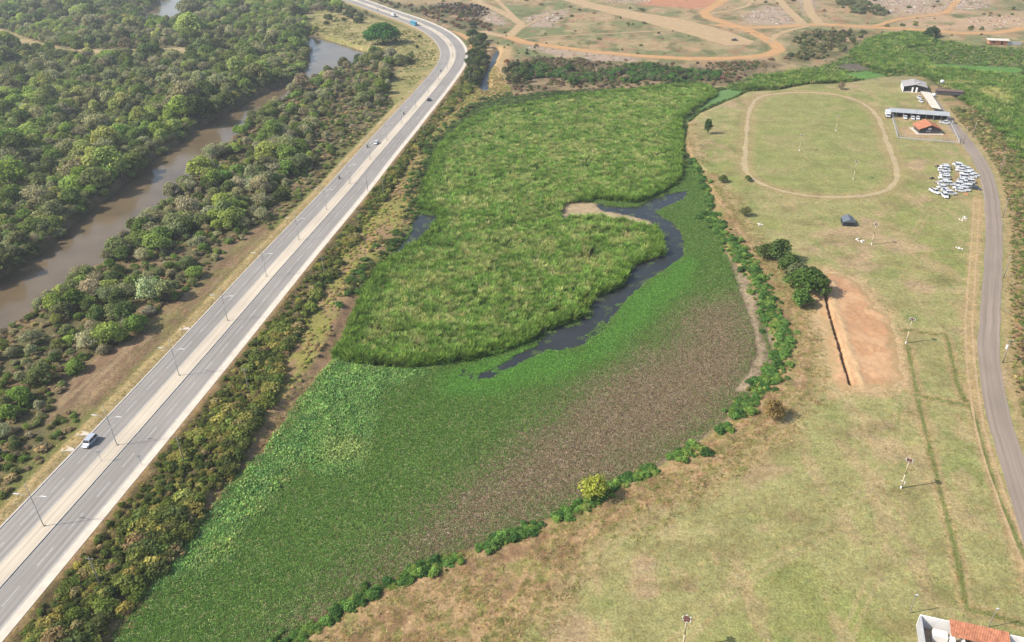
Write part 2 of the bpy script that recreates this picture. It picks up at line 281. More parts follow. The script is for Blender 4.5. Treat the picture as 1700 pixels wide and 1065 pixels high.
def mesh_np(name, V, faces, smooth=False, mat=None):
    """faces: (n,3) or (n,4) array, or list of tuples"""
    me = bpy.data.meshes.new(name)
    V = np.asarray(V, np.float32)
    if isinstance(faces, np.ndarray):
        k = faces.shape[1]
        me.vertices.add(len(V)); me.vertices.foreach_set('co', V.ravel())
        me.loops.add(faces.size); me.loops.foreach_set('vertex_index', faces.astype(np.int32).ravel())
        me.polygons.add(len(faces))
        me.polygons.foreach_set('loop_start', np.arange(0, faces.size, k, dtype=np.int32))
        me.polygons.foreach_set('loop_total', np.full(len(faces), k, np.int32))
        me.update(calc_edges=True)
    else:
        me.from_pydata([tuple(map(float, v)) for v in V], [], [tuple(int(i) for i in f) for f in faces])
        me.update()
    me.polygons.foreach_set('use_smooth', np.full(len(me.polygons), bool(smooth)))
    if mat: me.materials.append(mat)
    return me

def fattr(me, name, vals):
    a = me.attributes.new(name, 'FLOAT', 'POINT'); a.data.foreach_set('value', np.asarray(vals, np.float32))
def cattr(me, name, rgb):
    a = me.attributes.new(name, 'FLOAT_COLOR', 'POINT')
    c = np.ones((len(rgb), 4), np.float32); c[:, :3] = rgb
    a.data.foreach_set('color', c.ravel())

def ob(name, me, parent=None, loc=None, rz=None, scale=None):
    o = bpy.data.objects.new(name, me); COL.objects.link(o)
    if parent: o.parent = parent
    if loc is not None: o.location = loc
    if rz is not None: o.rotation_euler = (0, 0, rz)
    if scale is not None: o.scale = scale if hasattr(scale, '__len__') else (scale,) * 3
    return o

def tag(o, label=None, cat=None, group=None, kind=None):
    if label: o['label'] = label
    if cat: o['category'] = cat
    if group: o['group'] = group
    if kind: o['kind'] = kind
    return o

def thing(name, label, cat, loc, rz=0.0, group=None, scale=None):
    return tag(ob(name, None, None, loc, rz, scale), label, cat, group)

def copy_tree(o, parent=None):
    c = o.copy(); COL.objects.link(c); c.parent = parent
    for ch in o.children: copy_tree(ch, c)
    return c

# mesh builder for small hard things
class MB:
    def __init__(s): s.v = []; s.f = []
    def box(s, c, d, rz=0, top=None):
        cx, cy, cz = c; dx, dy, dz = d[0] / 2, d[1] / 2, d[2] / 2
        tx, ty = (top if top else (1, 1))
        n = len(s.v); ca, sa = math.cos(rz), math.sin(rz)
        for z, kx, ky in ((-dz, 1, 1), (dz, tx, ty)):
            for x, y in ((-dx, -dy), (dx, -dy), (dx, dy), (-dx, dy)):
                x *= kx; y *= ky
                s.v.append((cx + x * ca - y * sa, cy + x * sa + y * ca, cz + z))
        for q in ((3, 2, 1, 0), (4, 5, 6, 7), (0, 1, 5, 4), (1, 2, 6, 5), (2, 3, 7, 6), (3, 0, 4, 7)):
            s.f.append(tuple(n + i for i in q))
        return s
    def tube(s, a, b, r0, r1=None, n=8):
        r1 = r0 if r1 is None else r1
        a = Vector(a); b = Vector(b); d = (b - a).normalized()
        u = d.orthogonal().normalized(); w = d.cross(u)
        k = len(s.v)
        for p, r in ((a, r0), (b, r1)):
            for i in range(n):
                t = 2 * math.pi * i / n
                s.v.append(tuple(p + u * math.cos(t) * r + w * math.sin(t) * r))
        for i in range(n):
            j = (i + 1) % n
            s.f.append((k + i, k + j, k + n + j, k + n + i))
        s.f.append(tuple(k + i for i in reversed(range(n)))); s.f.append(tuple(k + n + i for i in range(n)))
        return s
    def poly(s, pts):
        n = len(s.v); s.v += [tuple(p) for p in pts]; s.f.append(tuple(range(n, n + len(pts)))); return s
    def loft(s, secs):
        """closed rings of equal length, capped"""
        n = len(secs[0]); k = len(s.v)
        for r in secs: s.v += [tuple(p) for p in r]
        for a in range(len(secs) - 1):
            for i in range(n):
                j = (i + 1) % n
                s.f.append((k + a * n + i, k + a * n + j, k + (a + 1) * n + j, k + (a + 1) * n + i))
        s.f.append(tuple(k + i for i in reversed(range(n))))
        s.f.append(tuple(k + (len(secs) - 1) * n + i for i in range(n)))
        return s
    def mesh(s, name, mat, smooth=False):
        me = bpy.data.meshes.new(name); me.from_pydata(s.v, [], s.f)
        bm = bmesh.new(); bm.from_mesh(me); bmesh.ops.recalc_face_normals(bm, faces=bm.faces); bm.to_mesh(me); bm.free()
        me.update()
        if smooth: me.polygons.foreach_set('use_smooth', np.ones(len(me.polygons), bool))
        me.materials.append(mat); return me
    def build(s, name, mat, parent=None, smooth=False):
        return ob(name, s.mesh(name, mat, smooth), parent)

# ------------------------------------------------------------------ materials
def newmat(name):
    m = bpy.data.materials.new(name); m.use_nodes = True
    nt = m.node_tree; nt.nodes.clear()
    out = nt.nodes.new('ShaderNodeOutputMaterial')
    return m, nt, out
def N(nt, t, **kw):
    n = nt.nodes.new(t)
    for k, v in kw.items(): setattr(n, k, v)
    return n
def noise(nt, scale, detail=2.0, vec=None, rough=0.55):
    n = N(nt, 'ShaderNodeTexNoise'); n.inputs['Scale'].default_value = scale
    n.inputs['Detail'].default_value = detail; n.inputs['Roughness'].default_value = rough
    if vec: nt.links.new(vec, n.inputs['Vector'])
    return n.outputs['Fac']
def mapr(nt, src, a, b, c, d):
    n = N(nt, 'ShaderNodeMapRange'); n.inputs[1].default_value = a; n.inputs[2].default_value = b
    n.inputs[3].default_value = c; n.inputs[4].default_value = d
    nt.links.new(src, n.inputs[0]); return n.outputs[0]
def mathn(nt, op, a, b):
    n = N(nt, 'ShaderNodeMath', operation=op)
    for i, v in enumerate((a, b)):
        if isinstance(v, (int, float)): n.inputs[i].default_value = v
        else: nt.links.new(v, n.inputs[i])
    return n.outputs[0]
def mixc(nt, fac, a, b, mode='MIX'):
    n = N(nt, 'ShaderNodeMix', data_type='RGBA', blend_type=mode)
    if isinstance(fac, (int, float)): n.inputs[0].default_value = fac
    else: nt.links.new(fac, n.inputs[0])
    for i, v in ((6, a), (7, b)):
        if isinstance(v, (tuple, list, np.ndarray)): n.inputs[i].default_value = (*[float(q) for q in v][:3], 1)
        else: nt.links.new(v, n.inputs[i])
    return n.outputs[2]
def scalec(nt, col, fac):
    n = N(nt, 'ShaderNodeVectorMath', operation='SCALE')
    nt.links.new(col, n.inputs[0]); nt.links.new(fac, n.inputs['Scale']); return n.outputs[0]
def objco(nt):
    return N(nt, 'ShaderNodeTexCoord').outputs['Object']
def geopos(nt):
    return N(nt, 'ShaderNodeNewGeometry').outputs['Position']

def simple(name, rgb, rough=0.7, metal=0.0, var=0.18, scale=1.5, spec=0.3):
    """solid material with worn, blotchy tone"""
    m, nt, out = newmat(name)
    b = N(nt, 'ShaderNodeBsdfPrincipled')
    c = objco(nt)
    f = mapr(nt, noise(nt, scale, 4, c), 0.3, 0.7, 1 - var, 1 + var)
    rgbn = N(nt, 'ShaderNodeRGB'); rgbn.outputs[0].default_value = (*[float(q) for q in rgb], 1)
    nt.links.new(scalec(nt, rgbn.outputs[0], f), b.inputs['Base Color'])
    b.inputs['Roughness'].default_value = rough; b.inputs['Metallic'].default_value = metal
    b.inputs['Specular IOR Level'].default_value = spec
    nt.links.new(b.outputs[0], out.inputs[0]); return m

def leafmat(name, transl=0.3, default=(0.1, 0.14, 0.05)):
    """foliage: colour from the plant's own tint, tone from each leaf"""
    m, nt, out = newmat(name)
    t = N(nt, 'ShaderNodeAttribute', attribute_type='INSTANCER', attribute_name='tint')
    v = N(nt, 'ShaderNodeAttribute', attribute_type='GEOMETRY', attribute_name='v')
    col = scalec(nt, t.outputs['Color'], mapr(nt, v.outputs['Fac'], 0, 1, 0.6, 1.5))
    w = N(nt, 'ShaderNodeAttribute', attribute_type='GEOMETRY', attribute_name='w')
    col = mixc(nt, mapr(nt, w.outputs['Fac'], 0, 1, 0.0, 0.5), col, mixc(nt, 1.0, col, (1.35, 1.05, 0.62), 'MULTIPLY'))
    d = N(nt, 'ShaderNodeBsdfDiffuse'); tr = N(nt, 'ShaderNodeBsdfTranslucent')
    nt.links.new(col, d.inputs[0]); nt.links.new(col, tr.inputs[0])
    mx = N(nt, 'ShaderNodeMixShader'); mx.inputs[0].default_value = transl
    nt.links.new(d.outputs[0], mx.inputs[1]); nt.links.new(tr.outputs[0], mx.inputs[2])
    nt.links.new(mx.outputs[0], out.inputs[0]); return m

def groundmat(name, attr=None, rgb=None, fine=2.2, amp=0.35, bump=0.0):
    m, nt, out = newmat(name)
    pos = geopos(nt)
    if attr:
        base = N(nt, 'ShaderNodeAttribute', attribute_type='GEOMETRY', attribute_name=attr).outputs['Color']
    else:
        q = N(nt, 'ShaderNodeRGB'); q.outputs[0].default_value = (*[float(t) for t in rgb], 1); base = q.outputs[0]
    n1 = noise(nt, 0.16, 3, pos); n2 = noise(nt, 0.75, 4, pos, 0.65); n3 = noise(nt, fine, 3, pos, 0.7)
    f = mathn(nt, 'MULTIPLY', mathn(nt, 'MULTIPLY', mapr(nt, n1, .3, .7, 1 - amp * .35, 1 + amp * .35), mapr(nt, n2, .25, .75, 1 - amp * .7, 1 + amp * .7)), mapr(nt, n3, .25, .75, 1 - amp, 1 + amp))
    col = scalec(nt, base, f)
    hue = mapr(nt, noise(nt, 0.42, 5, pos, 0.7), .42, .62, 0, 0.55)
    col = mixc(nt, hue, col, mixc(nt, 1.0, col, (1.10, 0.98, 0.90), 'MULTIPLY'))
    hue2 = mapr(nt, noise(nt, 1.1, 4, pos, 0.7), .52, .7, 0, 0.5)
    col = mixc(nt, hue2, col, mixc(nt, 1.0, col, (0.80, 0.98, 0.74), 'MULTIPLY'))
    hue3 = mapr(nt, noise(nt, 1.7, 3, pos, 0.75), .56, .68, 0, 0.55)
    col = mixc(nt, hue3, col, mixc(nt, 1.0, col, (1.34, 1.24, 1.10), 'MULTIPLY'))
    b = N(nt, 'ShaderNodeBsdfPrincipled'); b.inputs['Roughness'].default_value = 0.95
    b.inputs['Specular IOR Level'].default_value = 0.1
    nt.links.new(col, b.inputs['Base Color'])
    if bump:
        bn = N(nt, 'ShaderNodeBump'); bn.inputs['Strength'].default_value = bump; bn.inputs['Distance'].default_value = 0.25
        nt.links.new(mathn(nt, 'ADD', n2, mathn(nt, 'MULTIPLY', n3, .6)), bn.inputs['Height'])
        nt.links.new(bn.outputs[0], b.inputs['Normal'])
    nt.links.new(b.outputs[0], out.inputs[0]); return m

def watermat(name, rgb, rough=0.08, ripple=0.25, algae=None):
    m, nt, out = newmat(name)
    pos = geopos(nt)
    b = N(nt, 'ShaderNodeBsdfPrincipled')
    b.inputs['Roughness'].default_value = rough; b.inputs['IOR'].default_value = 1.33; b.inputs['Specular IOR Level'].default_value = 0.22
    n1 = noise(nt, 0.06, 4, pos, 0.6)
    q = N(nt, 'ShaderNodeRGB'); q.outputs[0].default_value = (*[float(t) for t in rgb], 1)
    col = scalec(nt, q.outputs[0], mapr(nt, n1, .3, .7, 0.82, 1.18))
    if algae is not None:
        col = mixc(nt, mapr(nt, noise(nt, 0.22, 6, pos, 0.7), .54, .62, 0, 0.85), col, algae)
    nt.links.new(col, b.inputs['Base Color'])
    bn = N(nt, 'ShaderNodeBump'); bn.inputs['Strength'].default_value = ripple; bn.inputs['Distance'].default_value = 0.05
    nt.links.new(noise(nt, 0.9, 4, pos, 0.6), bn.inputs['Height'])
    nt.links.new(bn.outputs[0], b.inputs['Normal'])
    nt.links.new(b.outputs[0], out.inputs[0]); return m

M = {}
M['ground'] = groundmat('ground', attr='Col', amp=0.46, bump=0.6)
M['asphalt'] = None
M['concrete'] = simple('concrete', alb(236, 222, 200), 0.9, var=0.10, scale=0.35, spec=.15)
M['walk'] = simple('walk_concrete', alb(248, 234, 212), 0.9, var=0.10, scale=0.5, spec=.15)
M['kerb'] = simple('kerb_concrete', alb(222, 212, 196), 0.85, var=0.15, scale=0.8, spec=.15)
M['paint'] = simple('road_paint', alb(215, 212, 205), 0.7, var=0.2, scale=1.2)
M['water_river'] = watermat('water_river', alb(130, 112, 84), 0.14, 0.2)
M['water_pool'] = watermat('water_pool', alb(62, 66, 66), 0.12, 0.12, algae=alb(96, 110, 62))
M['water_canal'] = watermat('water_canal', alb(62, 66, 60), 0.3, 0.3)
M['lime'] = groundmat('duckweed', rgb=alb(116, 152, 88), amp=0.25)
M['dirt'] = groundmat('dirt_pale', rgb=alb(206, 178, 136), amp=0.28)
M['dirt_oval'] = groundmat('dirt_oval', rgb=alb(204, 184, 144), amp=0.28)
M['dirt_o'] = groundmat('dirt_orange', rgb=alb(218, 172, 120), amp=0.26)
M['soil'] = groundmat('soil_orange', attr='Col', amp=0.14, bump=0.5)
M['leaf'] = leafmat('leaf', 0.42)
M['reed'] = leafmat('reed_blade', 0.35)
M['pad'] = leafmat('floating_leaf', 0.2)
M['bark'] = simple('bark', (0.11, 0.085, 0.065), 0.95, var=0.3, scale=3)
M['white_paint'] = simple('white_car_paint', (0.46, 0.46, 0.455), 0.3, var=0.04, spec=.5)
M['silver_paint'] = simple('silver_car_paint', (0.42, 0.44, 0.47), 0.3, metal=.4, var=0.04, spec=.5)
M['dark_paint'] = simple('dark_car_paint', (0.03, 0.035, 0.04), 0.25, var=0.05, spec=.5)
M['teal_paint'] = simple('teal_bus_paint', (0.02, 0.22, 0.33), 0.35, var=0.05, spec=.5)
M['glass'] = simple('tinted_glass', (0.012, 0.016, 0.02), 0.08, var=0.02, spec=.6)
M['tyre'] = simple('tyre_rubber', (0.015, 0.015, 0.015), 0.9, var=0.1)
M['rim'] = simple('wheel_rim', (0.4, 0.4, 0.4), 0.4, metal=.7, var=0.05)
M['lamp_red'] = simple('tail_lamp', (0.35, 0.02, 0.02), 0.3, var=0.02)
M['lamp_clear'] = simple('head_lamp', (0.7, 0.7, 0.68), 0.2, var=0.02)
M['steel'] = simple('galvanised_steel', (0.30, 0.29, 0.28), 0.5, metal=.3, var=0.12, scale=2)
M['steel_dark'] = simple('rusty_steel', (0.10, 0.085, 0.075), 0.7, metal=.1, var=0.25, scale=2)
M['lamp_head'] = simple('lamp_housing', (0.48, 0.48, 0.46), 0.45, var=0.05)
M['post'] = simple('concrete_post', alb(222, 205, 165), 0.9, var=0.15, scale=1.0)
M['rust'] = simple('rusted_plate', (0.10, 0.045, 0.03), 0.85, var=0.3, scale=3)
M['wood'] = simple('weathered_wood', (0.20, 0.17, 0.135), 0.9, var=0.25, scale=2)
M['wall_white'] = simple('whitewash', (0.60, 0.58, 0.54), 0.9, var=0.14, scale=0.5)
M['wall_grey'] = simple('grey_render', (0.30, 0.30, 0.30), 0.9, var=0.15, scale=0.6)
M['wall_dark'] = simple('dark_wall', (0.05, 0.045, 0.045), 0.85, var=0.25, scale=0.7)
M['roof_fibre'] = simple('fibre_cement_roof', (0.26, 0.245, 0.235), 0.9, var=0.16, scale=0.4)
M['roof_metal'] = simple('grey_metal_roof', (0.27, 0.28, 0.275), 0.7, var=0.14, scale=0.4)
M['roof_pale'] = simple('pale_metal_roof', (0.46, 0.41, 0.33), 0.7, var=0.12, scale=0.4)
M['tile'] = simple('clay_tile', (0.34, 0.14, 0.075), 0.85, var=0.35, scale=1.2)
M['tent'] = simple('black_canvas', (0.022, 0.026, 0.032), 0.8, var=0.25, scale=1.0)
M['rubble'] = simple('rubble', (0.50, 0.45, 0.40), 0.95, var=0.3, scale=2)
M['cloth'] = simple('dark_cloth', (0.03, 0.03, 0.04), 0.9, var=0.2)
M['brick'] = simple('hollow_brick', (0.42, 0.19, 0.10), 0.9, var=0.2, scale=1.5)
M['blue'] = simple('blue_tarp', (0.06, 0.12, 0.2), 0.6, var=0.2)

def asphaltmat(name, base, tracks):
    """UV.x = metres across from the left edge, UV.y = metres along"""
    m, nt, out = newmat(name)
    uv = N(nt, 'ShaderNodeUVMap'); sep = N(nt, 'ShaderNodeSeparateXYZ'); nt.links.new(uv.outputs[0], sep.inputs[0])
    q = N(nt, 'ShaderNodeRGB'); q.outputs[0].default_value = (*[float(t) for t in base], 1)
    mp = N(nt, 'ShaderNodeMapping'); mp.inputs['Scale'].default_value = (1.6, 0.02, 1); nt.links.new(uv.outputs[0], mp.inputs[0])
    streak = mapr(nt, noise(nt, 1.0, 4, mp.outputs[0], .6), .3, .7, .80, 1.14)
    patch = mapr(nt, noise(nt, 0.05, 4, geopos(nt)), .35, .65, .92, 1.06)
    f = mathn(nt, 'MULTIPLY', streak, patch)
    for c, w, a in tracks:       # worn wheel paths
        d = mathn(nt, 'ABSOLUTE', mathn(nt, 'SUBTRACT', sep.outputs[0], c), 0)
        f = mathn(nt, 'MULTIPLY', f, mapr(nt, d, 0.0, w, 1 - a, 1.0))
    b = N(nt, 'ShaderNodeBsdfPrincipled'); b.inputs['Roughness'].default_value = .85; b.inputs['Specular IOR Level'].default_value = .2
    nt.links.new(scalec(nt, q.outputs[0], f), b.inputs['Base Color'])
    nt.links.new(b.outputs[0], out.inputs[0]); return m
_tr = [(1.0, .5, .07), (2.7, .6, .12), (4.5, .6, .12), (6.1, .5, .08)]
M['asphalt'] = asphaltmat('asphalt', alb(180, 172, 162), _tr)
M['concrete'] = asphaltmat('median_concrete', alb(238, 222, 196), [])
M['lane_asphalt'] = asphaltmat('lane_surface', alb(178, 160, 142), [(1.5, .9, .12), (3.9, .9, .12)])

# ------------------------------------------------------------------ highway axis
_L = resample(S['road_l'], 4.0); _R = np.array(S['road_r'], float); _Rr = resample(_R, 0.5)
_C = []
for p in _L:
    q = _Rr[np.argmin(((_Rr - p) ** 2).sum(1))]
    _C.append((p + q) / 2)
_C = np.array(_C)
AX = resample(_C, 6.0, 14)
_t0 = (AX[0] - AX[4]) / np.linalg.norm(AX[0] - AX[4])
_t1 = (AX[-1] - AX[-5]) / np.linalg.norm(AX[-1] - AX[-5])
AX = np.vstack([AX[0] + _t0 * 150, AX, AX[-1] + _t1 * 300])
AX = resample(AX, 3.0, 3)
AXC = AX[::4]
ROAD_Z = 0.5

def axis(X, Y):
    d, s = dline(AXC, X, Y)
    return d * s                     # signed, + to the right

_lk = np.array(S['lake']); _bo = np.array(S['bank_out'])
_i0 = int(np.argmin(((_lk - _bo[0]) ** 2).sum(1)))
S['bank'] = [tuple(p) for p in _bo] + [tuple(p) for p in _lk[_i0:][::-1]]
LANE = resample(S['lane'], 2.5, 6)
OVAL = resample(list(S['oval']) + [S['oval'][0]], 2.0, 0)
for _ in range(10):
    OVAL[:-1] = 0.25 * np.roll(OVAL[:-1], 1, 0) + 0.5 * OVAL[:-1] + 0.25 * np.roll(OVAL[:-1], -1, 0)
OVAL[-1] = OVAL[0]
WATER = {'river': -3.0, 'river_far': -3.0, 'canal': -2.0, 'pool': -1.34, 'pool_thin': -1.34, 'pool_side': -1.34, 'canal_mouth': -1.34}

def height(X, Y, sx=None):
    X = np.asarray(X, float); Y = np.asarray(Y, float)
    if sx is None: sx = axis(X, Y)
    a = np.abs(sx)
    rough = 0.35 * (fbm(X, Y, 9, 3) - 0.5)
    z = np.where(sx < 0, rough, 0.0)
    dl = sd('lake', X, Y); de = sd('swamp_east', X, Y)
    wob = 1.6 * (vnoise(X, Y, 5, 11) - .5)
    z = z - 1.2 * sm(dl + wob, -4.0, 0.4)
    z = z - 1.2 * sm(de + wob, -6, 1.0) * (1 - sm(dl, -4, 0.4))
    z = np.minimum(z, np.where(sd('river', X, Y) > -8, -4.2 * sm(sd('river', X, Y) + .6 * wob, -2.6, 1.0), 9))
    z = np.minimum(z, np.where(sd('river_far', X, Y) > -8, -4.2 * sm(sd('river_far', X, Y), -5, 1.6), 9))
    z = np.minimum(z, np.where(sd('canal', X, Y) > -8, -2.9 * sm(sd('canal', X, Y), -4, 1.0), 9))
    for k in ('pool', 'pool_thin', 'pool_side', 'canal_mouth'):
        z = z - 0.7 * sm(sd(k, X, Y) + .8 * (vnoise(X, Y, 1.6, 5) - .5), -0.5, 0.7)
    # low eroded lip along the east shore
    db = sd('bank', X, Y)
    z = z + 0.5 * (fbm(X, Y, 3.2, 21) - .5) * sm(db, -1, 3)
    z = z - 3.0 * sm(sd('excav', X, Y), 2.0, 3.0)
    road = 1 - sm(a, 11.6, 15.5)
    z = z * (1 - road) + (ROAD_Z - 0.10 + 0.17 * sm(a, 9.9, 11.2)) * road
    return z

# ------------------------------------------------------------------ ground sheet
_u = np.linspace(-1, 1, 640)
_u = np.r_[-30, -12, -5, -2.5, -1.5, -1.15, _u, 1.15, 1.5, 2.5, 5, 12, 30]
_y = [62.0]
while _y[-1] < 1150: _y.append(_y[-1] * 1.0062)
_y = np.r_[-9000, -2500, -600, -100, 0, 35, 52, _y, 1250, 1450, 1800, 2600, 5000, 14000]
_hw = 75 + 0.66 * np.clip(_y, 40, 2000)
GX = _hw[:, None] * _u[None, :]
GY = np.repeat(_y[:, None], len(_u), 1)
_sx = axis(GX.ravel(), GY.ravel()).reshape(GX.shape)
GZ = height(GX, GY, _sx)
_ny, _nx = GX.shape

def zone_colours(X, Y, sx):
    n1 = fbm(X, Y, 34, 1); n2 = fbm(X, Y, 9, 4); n3 = fbm(X, Y, 3, 8)
    w = 2.4 * (n3 - .5) + 2.0 * (n2 - .5)
    def mix(c, col, m):
        col = np.asarray(col)
        return c + (col - c) * np.asarray(m)[..., None]
    c = np.zeros(X.shape + (3,)); c[:] = alb(172, 167, 110)
    c = mix(c, alb(156, 161, 94), sm(n1, .46, .66))
    c = mix(c, alb(186, 166, 120), .55 * sm(n2 * .5 + n1 * .5, .54, .68))
    c = mix(c, alb(196, 168, 132), .8 * sm(fbm(X, Y, 16, 31), .60, .72))
    c = mix(c, alb(134, 148, 82), .6 * sm(fbm(X, Y, 11, 41), .60, .74))
    c = mix(c, alb(196, 170, 128), .55 * sm(fbm(X, Y * .35, 5, 43), .58, .70))
    c = mix(c, alb(150, 140, 92), .6 * sm(fbm(X * .5, Y, 7, 45), .58, .70))
    # far fields
    far = sm(Y, 470, 540)
    c = mix(c, alb(146, 146, 100), far)
    c = mix(c, alb(186, 162, 118), far * .85 * sm(fbm(X, Y, 34, 51), .46, .64))
    c = mix(c, alb(204, 166, 130), far * .5 * sm(fbm(X, Y, 24, 53) + .0006 * (Y - 560) + .0003 * (X - 100), .56, .70))
    c = mix(c, alb(128, 138, 88), far * sm(fbm(X, Y, 60, 61), .5, .62) * .7)
    q1 = fbm(X, Y * .6, 9, 111); q2 = fbm(X, Y * .6, 15, 113); q3 = vnoise(X, Y * .6, 5, 115)
    c = mix(c, alb(112, 116, 74), far * .8 * sm(q1 + .25 * (q3 - .5), .56, .66))
    c = mix(c, alb(204, 178, 138), far * .55 * sm(q2 + .3 * (q3 - .5), .56, .68))
    c = mix(c, alb(176, 132, 102), far * .6 * sm(fbm(X, Y * .6, 7, 117), .60, .68))
    # inside of the oval is a little greener
    c = mix(c, alb(152, 160, 92), .55 * sm(sd(OVAL[:-1:3], X, Y), 0, 6))
    # east of the lane: rank, tan and brown
    dl, sl = dline(LANE[::4], X, Y)
    east = (sl < 0) & (Y > 60)      # lane drawn from far to near: right of travel is west
    c = mix(c, alb(176, 150, 108), np.where(east, sm(dl + w, 4, 6) * (1 - far), 0))
    c = mix(c, alb(130, 132, 78), np.where(east, sm(n2, .5, .6) * sm(dl, 4, 6) * (1 - far), 0))
    c = mix(c, alb(188, 165, 118), .8 * (1 - sm(np.abs(dl - 4.6) + .6 * w, .6, 2.0)))
    # left of the highway: woodland floor
    c = mix(c, alb(122, 114, 78), sm(-sx, 12, 15))
    c = mix(c, alb(150, 126, 94), sm(-sx, 12, 15) * sm(n2, .5, .65))
    # around the highway
    c = mix(c, alb(188, 166, 118), (sx < 0) * (1 - sm(-sx + w, 13, 17.5)))
    c = mix(c, alb(126, 128, 74), (sx < 0) * sm(-sx, 13, 15) * (1 - sm(-sx + w, 17, 23)))
    rb = (sx > 0) & (Y < 560)
    c = mix(c, alb(112, 100, 66), rb * (1 - sm(sx + w, 26, 32)))
    c = mix(c, alb(184, 152, 108), rb * .85 * (1 - sm(sx + 1.2 * w, 11.6, 13.8)))
    dlk0 = sd('lake', X, Y)
    # weedy slope between the roadside thicket and the reeds
    wz = sd(np.vstack([S['band_edge'], S['weed_edge'][::-1]]), X, Y)
    c = mix(c, alb(160, 154, 86), sm(wz + w, -1.5, 1.5))
    c = mix(c, alb(174, 142, 108), sm(wz + w, -1.5, 1.5) * (1 - sm(-dlk0 + w, 2.0, 4.5)) * (Y < 225))
    c = mix(c, alb(172, 142, 106), sm(wz + w, -1.5, 1.5) * sm(n2, .5, .62) * .9)
    for k, col in (('meadow_far', alb(192, 172, 128)), ('meadow', alb(170, 160, 104)), ('cleared', alb(154, 126, 98))):
        c = mix(c, col, sm(sd(k, X, Y) + w, -2.5, 1.5))
    clr = sm(sd('cleared', X, Y) + w, -1.5, 1.5)
    c = mix(c, alb(176, 152, 116), clr * .75 * sm(fbm(sx, Y * .06, 1.6, 133), .46, .62))
    c = mix(c, alb(118, 100, 76), clr * .6 * sm(fbm(sx, Y * .10, 2.4, 135), .52, .64))
    c = mix(c, alb(142, 136, 84), clr * .7 * sm(n2, .52, .64))
    mdw = np.maximum(sm(sd('meadow', X, Y), -3, 1), sm(sd('meadow_far', X, Y), -3, 1))
    c = mix(c, alb(138, 140, 80), mdw * .7 * sm(fbm(X, Y, 10, 121), .48, .62))
    c = mix(c, alb(204, 180, 130), mdw * .7 * sm(fbm(X, Y, 7, 123), .54, .66))
    # lake floor
    dlk = sd('lake', X, Y)
    lk = sm(dlk + .7 * w, -1.0, .6)
    c = mix(c, alb(66, 88, 38), lk)
    c = mix(c, alb(84, 128, 54), lk * sm(sd('bright_band', X, Y) + 2 * w, -2, 3))
    c = mix(c, alb(80, 132, 48), lk * sm(sd('bright2', X, Y) + w, -5, 5))
    br = sm(sd('brown', X, Y) + 1.5 * w, -24, 18)
    c = mix(c, alb(168, 138, 106), (1 - sm(np.abs(dlk + .5 + .8 * w), .6, 2.6)) * (X < -8) * (Y < 225))
    c = mix(c, alb(100, 86, 68), lk * br)
    c = mix(c, alb(186, 164, 134), lk * sm(sd('mudflat', X, Y) + w, -1.0, 1.5))
    c = mix(c, alb(160, 140, 116), lk * (1 - sm(dlk + .8 * w, 0.6, 2.4)) * sm(X, 0, 20))
    c = mix(c, alb(70, 62, 46), lk * sm(sd('reeds', X, Y), -1, 1))
    c = mix(c, alb(196, 174, 138), lk * sm(sd('tan_patch', X, Y) + .5 * w, -1.2, 1.0))
    for k in ('pool', 'pool_thin', 'pool_side'):
        c = mix(c, alb(84, 76, 62), lk * sm(sd(k, X, Y), -1.2, 0.4))
    # east bank: dry, eroded
    bk = sm(sd('bank', X, Y) + w, -1.5, 1.5) * (1 - sm(dlk, -1.5, 0))
    c = mix(c, alb(190, 158, 116), bk * .95)
    c = mix(c, alb(150, 146, 86), bk * sm(n3, .52, .64) * .85)
    c = mix(c, alb(150, 118, 88), bk * sm(fbm(X, Y, 5, 77), .56, .66) * .7)
    nb = sm(sd('bank', X, Y) + w, -9, 0) * (1 - sm(sd('bank', X, Y), 0, 2)) * (1 - lk)
    c = mix(c, alb(182, 158, 114), nb * sm(n2, .4, .6) * .8)
    dbo, sbo = dline(S['bank_out'], X, Y)
    inner = np.where(sbo > 0, dbo, -dbo)
    for off, col, a in ((1.0, alb(140, 138, 82), .6), (3.2, alb(202, 172, 128), .7), (5.2, alb(150, 146, 88), .6), (-2.0, alb(196, 170, 122), .5)):
        c = mix(c, col, a * (1 - sm(np.abs(inner - off + 1.6 * (n2 - .5)), .3, .95)) * (1 - lk) * sm(fbm(X, Y, 12, 99), .3, .5))
    # eastern swamp
    de = sm(sd('swamp_east', X, Y) + 2 * w, -4, 4)
    c = mix(c, alb(92, 112, 58), de)
    c = mix(c, alb(120, 118, 82), de * sm(n2, .5, .62))
    c = mix(c, alb(122, 112, 98), de * sm(sd('gap_tan', X, Y) + w, -2, 2))
    c = mix(c, alb(108, 152, 72), de * sm(np.maximum(sd('gap_lime', X, Y), sd('gap_e', X, Y)) + w, -2, 2))
    # canal banks
    dc = sd('canal', X, Y)
    c = mix(c, alb(202, 172, 124), (X > -16) * sm(dc, -16, -8) * (Y > 490) * (1 - sm(X, 3, 10)))
    # northern scrub, rubble soil
    ns = sm(sd('north_strip', X, Y) + 3 * w, -6, 5)
    c = mix(c, alb(170, 144, 112), ns * .8)
    c = mix(c, alb(132, 118, 88), ns * sm(fbm(X, Y * .6, 9, 131), .46, .58))
    c = mix(c, alb(118, 108, 82), sm(sd('scrub_dark', X, Y) + 3 * w, -6, 4))
    c = mix(c, alb(110, 108, 72), sm(sd('scrub_road', X, Y) + 3 * w, -8, 8) * .8)
    c = mix(c, alb(184, 152, 120), sm(sd('scrub_road', X, Y) + 3 * w, -8, 8) * sm(n1, .46, .56) * .9)
    c = mix(c, alb(96, 90, 84), sm(sd('burnt', X, Y) + 3 * w, -8, 8) * .8)
